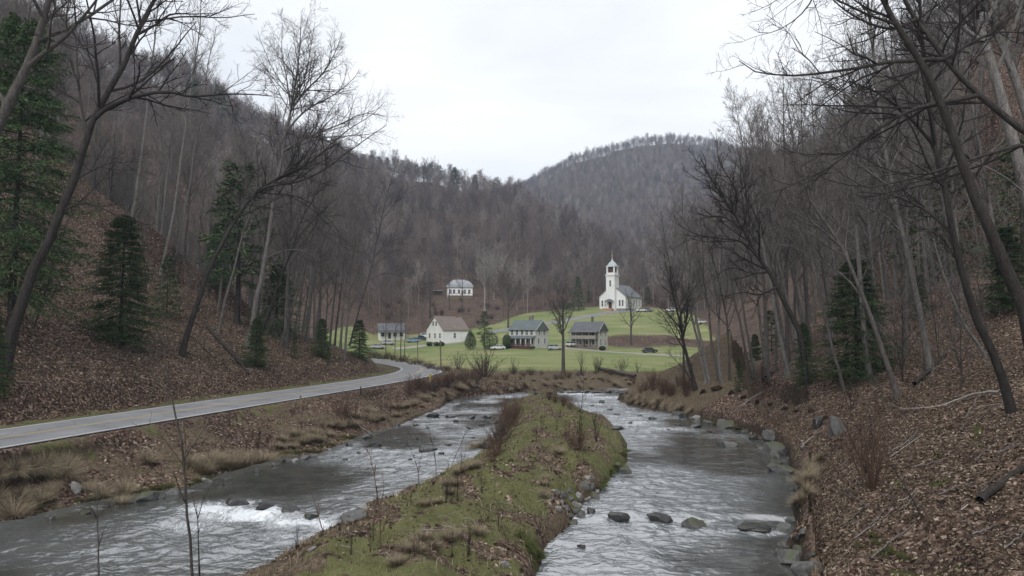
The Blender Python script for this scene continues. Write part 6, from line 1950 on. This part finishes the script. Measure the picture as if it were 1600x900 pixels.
def evergreen_bush(px, py, top, w, pointed, label, seed, Y=None):
    g = G(px, py) if Y is None else W(px, py, Y)
    g[2] = hz1(g[0], g[1])
    h = (py - top) / F * g[1]; ww = w / F * g[1]
    b = thing('evergreen_bush', label, 'bush', tuple(g))
    v, f = leafy_shrub(seed, ww, h, pointed)
    link('foliage', mesh_np('foliage', v, f, M_NEEDLE, False), b)
    MB().lathe([(0.12, -0.3), (0.08, h * 0.7)], 8).build('stem', M_BARK_DARK, b)
evergreen_bush(735, 546, 516, 22, True, 'dense dark egg shaped evergreen left of the ragged conifer', 900)
evergreen_bush(765, 546, 517, 28, False, 'wide dark evergreen under the ragged conifer', 901)
evergreen_bush(792, 545, 522, 14, False, 'small round evergreen at the porch end of the green roofed house', 902)
evergreen_bush(941, 547.5, 541, 10, False, 'low clipped bush before the white gable of the grey roofed house', 903)
for k, px in enumerate((671, 682, 690)):
    evergreen_bush(px, 535.5, 529.5, 9, False, 'clipped foundation bush below the gable of the white gabled house, %s' % ('left one', 'middle one', 'right one')[k], 905 + k, Y=222)
evergreen_bush(885, 484, 472, 26, False, 'brown green thicket left of the pointed spruce by the church', 909, Y=306)

# ---- saplings and weeds that rise in front of the water
def stem_line(pix, Y, drift, r0, r1, n=16, seed=0):
    return traced(pix, Y, r0, r1, drift, n, seed=seed)
def sapling(label, pix, Y, r0, twigs, seed, nlimb=6, dens=(3, 2), mat=None, name='sapling'):
    q, r = stem_line(pix, Y, 0.3, r0, 0.006, 16, seed)
    foot = np.array([q[0, 0], q[0, 1], hz1(q[0, 0], q[0, 1])])
    if q[0, 2] > foot[2] + 0.02:
        q = np.vstack([foot - [0, 0, 0.2], q]); r = np.concatenate([[r0 * 1.2], r])
    ex = []
    for k, tw in enumerate(twigs):
        a, ra = traced(tw, Y, 0.012, 0.004, rg.uniform(-0.6, 0.6), 8, seed=seed + k)
        i = int(np.argmin(np.linalg.norm(q - a[0], axis=1))); a = a + (q[i] - a[0]) * (1 - np.linspace(0, 1, 8)[:, None])
        ex.append((a[None] - foot, ra[None]))
    m = mat or M_BARK_DARK
    ms = bare_tree_meshes(seed, 0, 0, 0.25, nlimb, (0.08, 0.2), (22, 50), 0.5, dens, 0.004, ((q - foot)[None], r[None]), ex, m, m, (6, 4, 3, 3))
    t = thing(name, label, 'sapling', tuple(foot)); link('stem', ms[0], t); link('twigs', ms[1], t)
    return t
sapling('tall thin dark sapling standing before the left channel, its tip crossing the leaf slope', [(306, 960), (300, 880), (293, 800), (289, 740), (283, 690), (272, 640), (262, 590), (256, 545), (252, 480), (244, 400)], 17.5, 0.042,
        [[(289, 740), (255, 690), (230, 675), (205, 660)], [(287, 720), (290, 690), (288, 665)], [(258, 590), (235, 570), (205, 555), (180, 560)], [(258, 560), (262, 520), (270, 490)], [(256, 585), (220, 540), (195, 545)]], 950, 5, (3, 2))
sapling('thin pale forked sapling at the lower left before the water', [(154, 950), (154, 870), (152, 810), (152, 760)], 16, 0.028, [[(154, 805), (135, 780), (115, 772)], [(154, 805), (172, 785), (182, 765)]], 951, 2, (2,), M_BARK)
sapling('short slim sapling right of the tall dark one, forked near its top', [(312, 950), (311, 880), (309, 820), (307, 790)], 17, 0.03, [[(310, 815), (320, 780), (336, 750)], [(309, 812), (304, 790), (302, 772)]], 952, 2, (2,))
sapling('bare forked stem on the near island rising over the left channel', [(595, 890), (594, 830), (590, 780), (580, 720), (568, 690)], 20.5, 0.03, [[(594, 840), (606, 810), (610, 790)], [(592, 800), (600, 770), (598, 740)]], 953, 4, (3, 2), M_RED_TWIG)
sapling('leaning bare stem at the left tip of the island before the rapids', [(510, 848), (500, 815), (490, 780), (478, 750), (465, 735)], 24, 0.022, [[(498, 810), (500, 785), (496, 765)]], 954, 3, (3,), M_RED_TWIG)
sapling('pair of crossing weed stems on the island shoulder, taller one', [(655, 762), (652, 730), (640, 700), (632, 690)], 31, 0.02, [[(652, 735), (660, 705), (668, 690)]], 955, 3, (3,), M_BARK_DARK)
sapling('straight weed stem on the island shoulder beside the crossing pair', [(682, 750), (680, 715), (672, 680), (665, 662)], 33, 0.018, [], 956, 4, (3,), M_BARK_DARK)
sapling('slanting bare stem on the island leaning right over the left channel', [(700, 742), (712, 712), (722, 690), (732, 660)], 35, 0.018, [], 957, 3, (3,), M_BARK_DARK)
sapling('tall slim tree stem on the island among red brown stems', [(906, 698), (905, 670), (908, 640), (911, 610), (912, 575)], 45, 0.035, [[(908, 640), (915, 620), (918, 600)]], 958, 6, (3, 2), M_BARK_DARK)
sapling('short black broken stem on the island left of the red brown stems', [(862, 722), (866, 705), (870, 690), (869, 664)], 41, 0.03, [[(866, 705), (876, 690), (880, 678)]], 959, 2, (2,), M_BARK_DARK)
sapling('pale dead sapling on the far bank with a bent white top', [(912, 605), (911, 592), (905, 585), (898, 578), (895, 573)], 99, 0.06, [[(911, 592), (918, 580), (920, 572)]], 960, 3, (3,), M_BARK_PALE)
sapling('dark leaning stem on the right leaf slope below the many stemmed shrub', [(1442, 809), (1420, 770), (1400, 738), (1384, 712)], float(G(1442, 809)[1]), 0.03, [], 961, 6, (3,), M_BARK_DARK)
rg = np.random.default_rng(23)
for k in range(30):
    px, py = ((rg.uniform(440, 640), rg.uniform(800, 895)) if k < 8 else (rg.uniform(640, 760), rg.uniform(720, 800)) if k < 16 else (rg.uniform(820, 930), rg.uniform(640, 720)) if k < 23 else (rg.uniform(640, 850), rg.uniform(820, 890)))
    g = G(px, py)
    if plan(np.array([g[0]]), np.array([g[1]]))['sw'][0] < 0.15: continue
    shrub(px, py, py - rg.uniform(0.5, 1.1) * F / g[1], 4, 'dry weed stems standing up from the island turf', 'weed stems on the island', 0.6, g, 'weed')
for k in range(26):
    px, py = rg.uniform(380, 640), 0
    py = 690 - (px - 380) * 0.24 + rg.uniform(-8, 20)
    shrub(px, py, py - rg.uniform(10, 26), (4, 0)[k % 2], 'dry weed stems on the bank between road and left channel', 'weed stems on the left bank', 0.8, None, 'weed')

# ---- fallen wood
def fallen(label, pix, r, mat, group=None, lift=0.06, name='fallen_branch', cat='branch', twigs=0, seed=1):
    P = np.array([G(*p) for p in pix]); P[:, 2] += lift + r * 0.6
    c = catmull(P, 5)
    n = len(c); c[1:-1] += np.random.default_rng(seed).normal(0, 0.02, (n - 2, 3))
    rr_ = r * np.linspace(1, 0.35 if r < 0.12 else 0.75, n)
    pa = Parts(); pa.tube(c[None], rr_[None], 7)
    if twigs:
        L2, r2 = grow(np.random.default_rng(seed), c[None], rr_[None], twigs, 0.3, 1, (0.15, 0.35), (25, 55), 5, 0.2, 0.15, 0.5, 0.008, 0.4); pa.tube(L2, r2, 4)
    o = c[0].copy(); pa.v = [v - o for v in pa.v]
    ob = link(name, pa.mesh(name, mat), None, tuple(o))
    return tag(ob, label, cat, group)
fallen('long pale limb lying across the right leaf slope from the foot of the leaning tree', [(1562, 622), (1540, 622), (1509, 628), (1464, 643), (1409, 647)], 0.07, M_BARK_PALE, lift=0.25, twigs=2)
fallen('dark broken log propped beside the straight grey brown trunk', [(1429, 604), (1450, 585), (1478, 558)], 0.16, M_BARK_DARK, lift=0.1, name='fallen_log', cat='log')
fallen('mossy rotten log low on the right slope near the picture edge', [(1531, 789), (1560, 766), (1605, 733)], 0.13, M_BARK_DARK, lift=0.05, name='fallen_log', cat='log')
fallen('white forked root at the foot of the right bank', [(1251, 702), (1262, 690), (1282, 676)], 0.05, M_BARK_PALE, twigs=3, seed=3)
fallen('long straight pale pole slanting down the cut bank', [(1190, 618), (1168, 632), (1142, 652)], 0.07, M_BARK_PALE, lift=0.25, name='fallen_log', cat='log')
fallen('grey log resting on the brown far bank below the field', [(936, 580.5), (965, 586), (993, 592)], 0.32, M_BARK, lift=0.25, name='fallen_log', cat='log')
fallen('white stick sticking out of the left bank into the channel', [(545, 652), (560, 668), (582, 684)], 0.06, M_BARK_PALE, lift=0.2, seed=5)
fallen('bleached stick on the outer bank of the road bend', [(738, 601), (746, 606), (752, 609)], 0.10, M_BARK_PALE, lift=0.2)
fallen('dark fallen trunk running down the left slope between two trees', [(324, 513), (348, 540), (372, 566), (388, 588)], 0.2, M_BARK_DARK, lift=0.1, name='fallen_log', cat='log')
fallen('thin dark log on the left slope left of the fallen trunk', [(296, 525), (318, 545), (340, 566)], 0.07, M_BARK_DARK, lift=0.05, name='fallen_log', cat='log')
fallen('low flat drift log in the left channel', [(696, 693), (718, 692), (742, 692)], 0.10, M_BARK_DARK, lift=0.32, name='drift_log', cat='log')
rg = np.random.default_rng(24)
for k in range(34):
    px, py = rg.uniform(1290, 1590), rg.uniform(600, 890)
    if py < 1010 - 0.32 * px + 120 and px < 1330: px += 60
    dx, dy = rg.uniform(25, 75) * (1 if rg.random() < 0.7 else -1), -rg.uniform(10, 60)
    fallen('thin pale fallen stick among the leaves of the right slope', [(px, py), (px + dx * 0.5, py + dy * 0.5 + rg.uniform(-4, 4)), (px + dx, py + dy)], rg.uniform(0.012, 0.03), M_BARK_PALE if k % 5 == 0 else M_BARK_WOOD, 'fallen sticks on the right slope', 0.05, twigs=2 if k % 2 else 0, seed=k)
for k in range(22):
    px, py = rg.uniform(30, 560), 0
    py = 640 - 0.12 * px - rg.uniform(10, 120) * (1 - px / 800)
    dx, dy = rg.uniform(12, 40), rg.uniform(8, 34)
    fallen('thin fallen stick among the leaves of the left slope', [(px, py), (px + dx * 0.5, py + dy * 0.5 + rg.uniform(-3, 3)), (px + dx, py + dy)], rg.uniform(0.025, 0.06), M_BARK_DARK if k % 3 else M_BARK, 'fallen sticks on the left slope', 0.05, twigs=2 if k % 2 else 0, seed=k + 60)
for k in range(14):
    px, py = rg.uniform(480, 860), 0
    py = 880 - (px - 480) * 0.3 + rg.uniform(-20, 25)
    dx, dy = rg.uniform(20, 50), rg.uniform(-20, 25)
    fallen('thin pale stick lying on the island turf', [(px, py), (px + dx * 0.5, py + dy * 0.5), (px + dx, py + dy)], rg.uniform(0.008, 0.016), M_BARK_PALE, 'sticks on the island', 0.04, twigs=1, seed=k + 90)

# ---- leaf litter and turf, too many to count
def spread(n, x0, x1, y0, y1, seed):
    r_ = np.random.default_rng(seed)
    return r_.uniform(x0, x1, n), r_.uniform(y0, y1, n), r_
LV, LF, ln = [], [], 0
def add_leaves(x, y, r_, size, lift=0.012):
    global ln
    z = hz(x, y); nn = slope_at(x, y); n = len(x)
    nn = unit(nn + r_.normal(0, 0.55, (n, 3)))
    u = unit(np.cross(nn, unit(r_.normal(0, 1, (n, 3))))); w = np.cross(nn, u)
    s = size * np.clip(r_.lognormal(-0.08, 0.38, (n, 1)), 0.4, 2.2)
    p = np.stack([x, y, z + lift + 0.5 * size * r_.random(n)], 1)
    c = nn * s * r_.uniform(-0.1, 0.45, (n, 1))
    V = np.stack([p - u * s + c, p - w * s * 0.55, p + u * s * 0.9 + c * r_.uniform(0, 1.4, (n, 1)), p + w * s * 0.55], 1).reshape(-1, 3)
    b = np.arange(n) * 4 + ln
    LV.append(V); LF.append(np.stack([b, b + 1, b + 2, b + 3], 1)); ln += len(V)
def keep_leaf(x, y, r_, pmin=0.02):
    pl = plan(x, y); c = cover(x, y, np.zeros_like(x), pl)
    pr = 1 - np.clip(np.maximum(np.maximum(c[:, 0], c[:, 3]), 0.4 * c[:, 1]), 0, 1)
    ok = (pl['sw'] > 0.5) & (np.abs(pl['sr']) > 4.4) & (r_.random(len(x)) < np.maximum(pr, pmin))
    return ok
x, y, r_ = spread(310000, 6, 40, 9, 62, 31)
ok = keep_leaf(x, y, r_, 0.05) & (plan(x, y)['sR'] > 0.2) & (r_.random(len(x)) < np.clip(1.35 - y / 75, 0.35, 1))
add_leaves(x[ok], y[ok], r_, 0.045)
x, y, r_ = spread(200000, -66, -18, 32, 100, 32)
ok = keep_leaf(x, y, r_, 0.02) & (plan(x, y)['sr'] > 5)
add_leaves(x[ok], y[ok], r_, 0.075)
x, y, r_ = spread(110000, -34, 4, 20, 100, 33)
pl = plan(x, y)
ok = keep_leaf(x, y, r_, 0.3) & (pl['sr'] < -4.3)
add_leaves(x[ok], y[ok], r_, 0.06)
x, y, r_ = spread(26000, -16, 9, 14, 60, 34)
pl = plan(x, y)
ok = pl['isl'] & (pl['sw'] > 0.3) & ((r_.random(len(x)) < 0.05) | ((fbm(x * 0.55, y * 0.55, 71, 3) > 0.16) & (r_.random(len(x)) < 0.9)))
add_leaves(x[ok], y[ok], r_, 0.055, 0.03)
lo = link('leaf_litter', mesh_np('leaf_litter', np.concatenate(LV), np.concatenate(LF), M_LEAF, False))
tag(lo, None, None, None, 'stuff')

def turf(name, x, y, r_, h, width, mat, droop=0.6):
    n = len(x); z = hz(x, y)
    a = r_.random(n) * 6.28
    out = np.stack([np.cos(a), np.sin(a), np.zeros(n)], 1); side = np.stack([-np.sin(a), np.cos(a), np.zeros(n)], 1) * width / 2
    p = np.stack([x, y, z - 0.01], 1); L = h * r_.uniform(0.5, 1.3, (n, 1))
    up_ = np.array([0, 0, 1.0])
    m_ = p + (up_ * 0.62 + out * 0.18) * L; t_ = p + (up_ * (1 - droop * 0.4) + out * droop) * L
    V = np.stack([p - side, p + side, m_ + side * 0.7, t_, m_ - side * 0.7], 1).reshape(-1, 3)
    b = np.arange(n) * 5
    return V, [np.stack([b, b + 1, b + 2, b + 4], 1), np.stack([b + 4, b + 2, b + 3], 1)]
x, y, r_ = spread(210000, -15, 9.5, 14, 78, 41)
pl = plan(x, y); c = cover(x, y, np.zeros_like(x), pl)
ok = pl['isl'] & (pl['sw'] > 0.12) & (r_.random(len(x)) < np.maximum(c[:, 0] * np.clip(1.3 - y / 90, 0.3, 1), 0.12))
x2, y2, r2_ = spread(90000, -36, 0, 20, 100, 42)
pl2 = plan(x2, y2); c2 = cover(x2, y2, np.zeros_like(x2), pl2)
ok2 = ~pl2['isl'] & (pl2['sw'] > 0.2) & (np.abs(pl2['sr']) > 3.5) & (r2_.random(len(x2)) < np.maximum(c2[:, 0], 0.7 * c2[:, 2]))
V1, F1 = turf('', np.concatenate([x[ok], x2[ok2]]), np.concatenate([y[ok], y2[ok2]]), r_, 0.10, 0.014, M_GREEN)
to = link('green_grass', mesh_np('green_grass', V1, F1, M_GREEN, False)); tag(to, None, None, None, 'stuff')
x3, y3, r3 = spread(190000, -36, 32, 16, 112, 43)
pl3 = plan(x3, y3); c3 = cover(x3, y3, np.zeros_like(x3), pl3)
edge_ = (pl3['sw'] < 2.2) * 0.35
ok3 = (pl3['sw'] > 0.15) & (pl3['sw'] < 50) & (np.abs(pl3['sr']) > 3.8) & (r3.random(len(x3)) < np.maximum(c3[:, 1] * 0.9, edge_))
V3, F3 = turf('', x3[ok3], y3[ok3], r3, 0.34, 0.016, M_DRY, 1.0)
do = link('dry_grass', mesh_np('dry_grass', V3, F3, M_DRY, False)); tag(do, None, None, None, 'stuff')

# moss cushions hanging over the water's edge
M_MOSS = island_mat('moss', [(0.0, (0.026, 0.033, 0.010)), (0.6, (0.065, 0.078, 0.020)), (1.0, (0.12, 0.125, 0.038))])
MOSS = []
for k in range(3):
    v, f = blades(np.random.default_rng(970 + k), 520, 0.42, 0.42, 1.9, 0.022, 4, 1.1)
    MOSS.append(mesh_np('moss_clump', v, f, M_MOSS))
def mossc(px, py, w, k, label, group):
    g = G(px, py); s = w / F * g[1] / 1.25
    o = link('moss_clump', MOSS[k % 3], None, tuple(g), (0, 0, k * 1.9)); o.scale = (s, s, s * 0.9)
    tag(o, label, 'moss', group)
rg = np.random.default_rng(25)
def mossline(p0, p1, n, j, w0, w1, label, group):
    for k in range(n):
        t = (k + rg.random()) / n
        mossc(p0[0] + (p1[0] - p0[0]) * t + rg.uniform(-j, j), p0[1] + (p1[1] - p0[1]) * t + rg.uniform(-j, j), rg.uniform(w0, w1), k, label, group)
mossline((60, 795), (330, 752), 13, 7, 22, 40, 'green moss cushion on the left bank over the dark water', 'moss cushions on the left bank')
mossline((420, 718), (560, 682), 12, 5, 18, 30, 'green moss cushion at the waterline of the middle left bank', 'moss cushions on the middle left bank')
mossline((845, 872), (800, 830), 6, 8, 26, 44, 'bright moss cushion at the lower right corner of the island', 'moss cushions at the island corner')
mossline((940, 755), (975, 705), 9, 6, 20, 34, 'moss cushion round the bulging right edge of the island', 'moss cushions on the island bulge')
mossline((1350, 840), (1420, 870), 6, 14, 22, 40, 'moss cushion among leaves low on the right slope', 'moss cushions on the right slope')
mossline((1090, 648), (1160, 670), 6, 5, 14, 22, 'moss cushion at the foot of the cut bank', 'moss cushions under the cut bank')
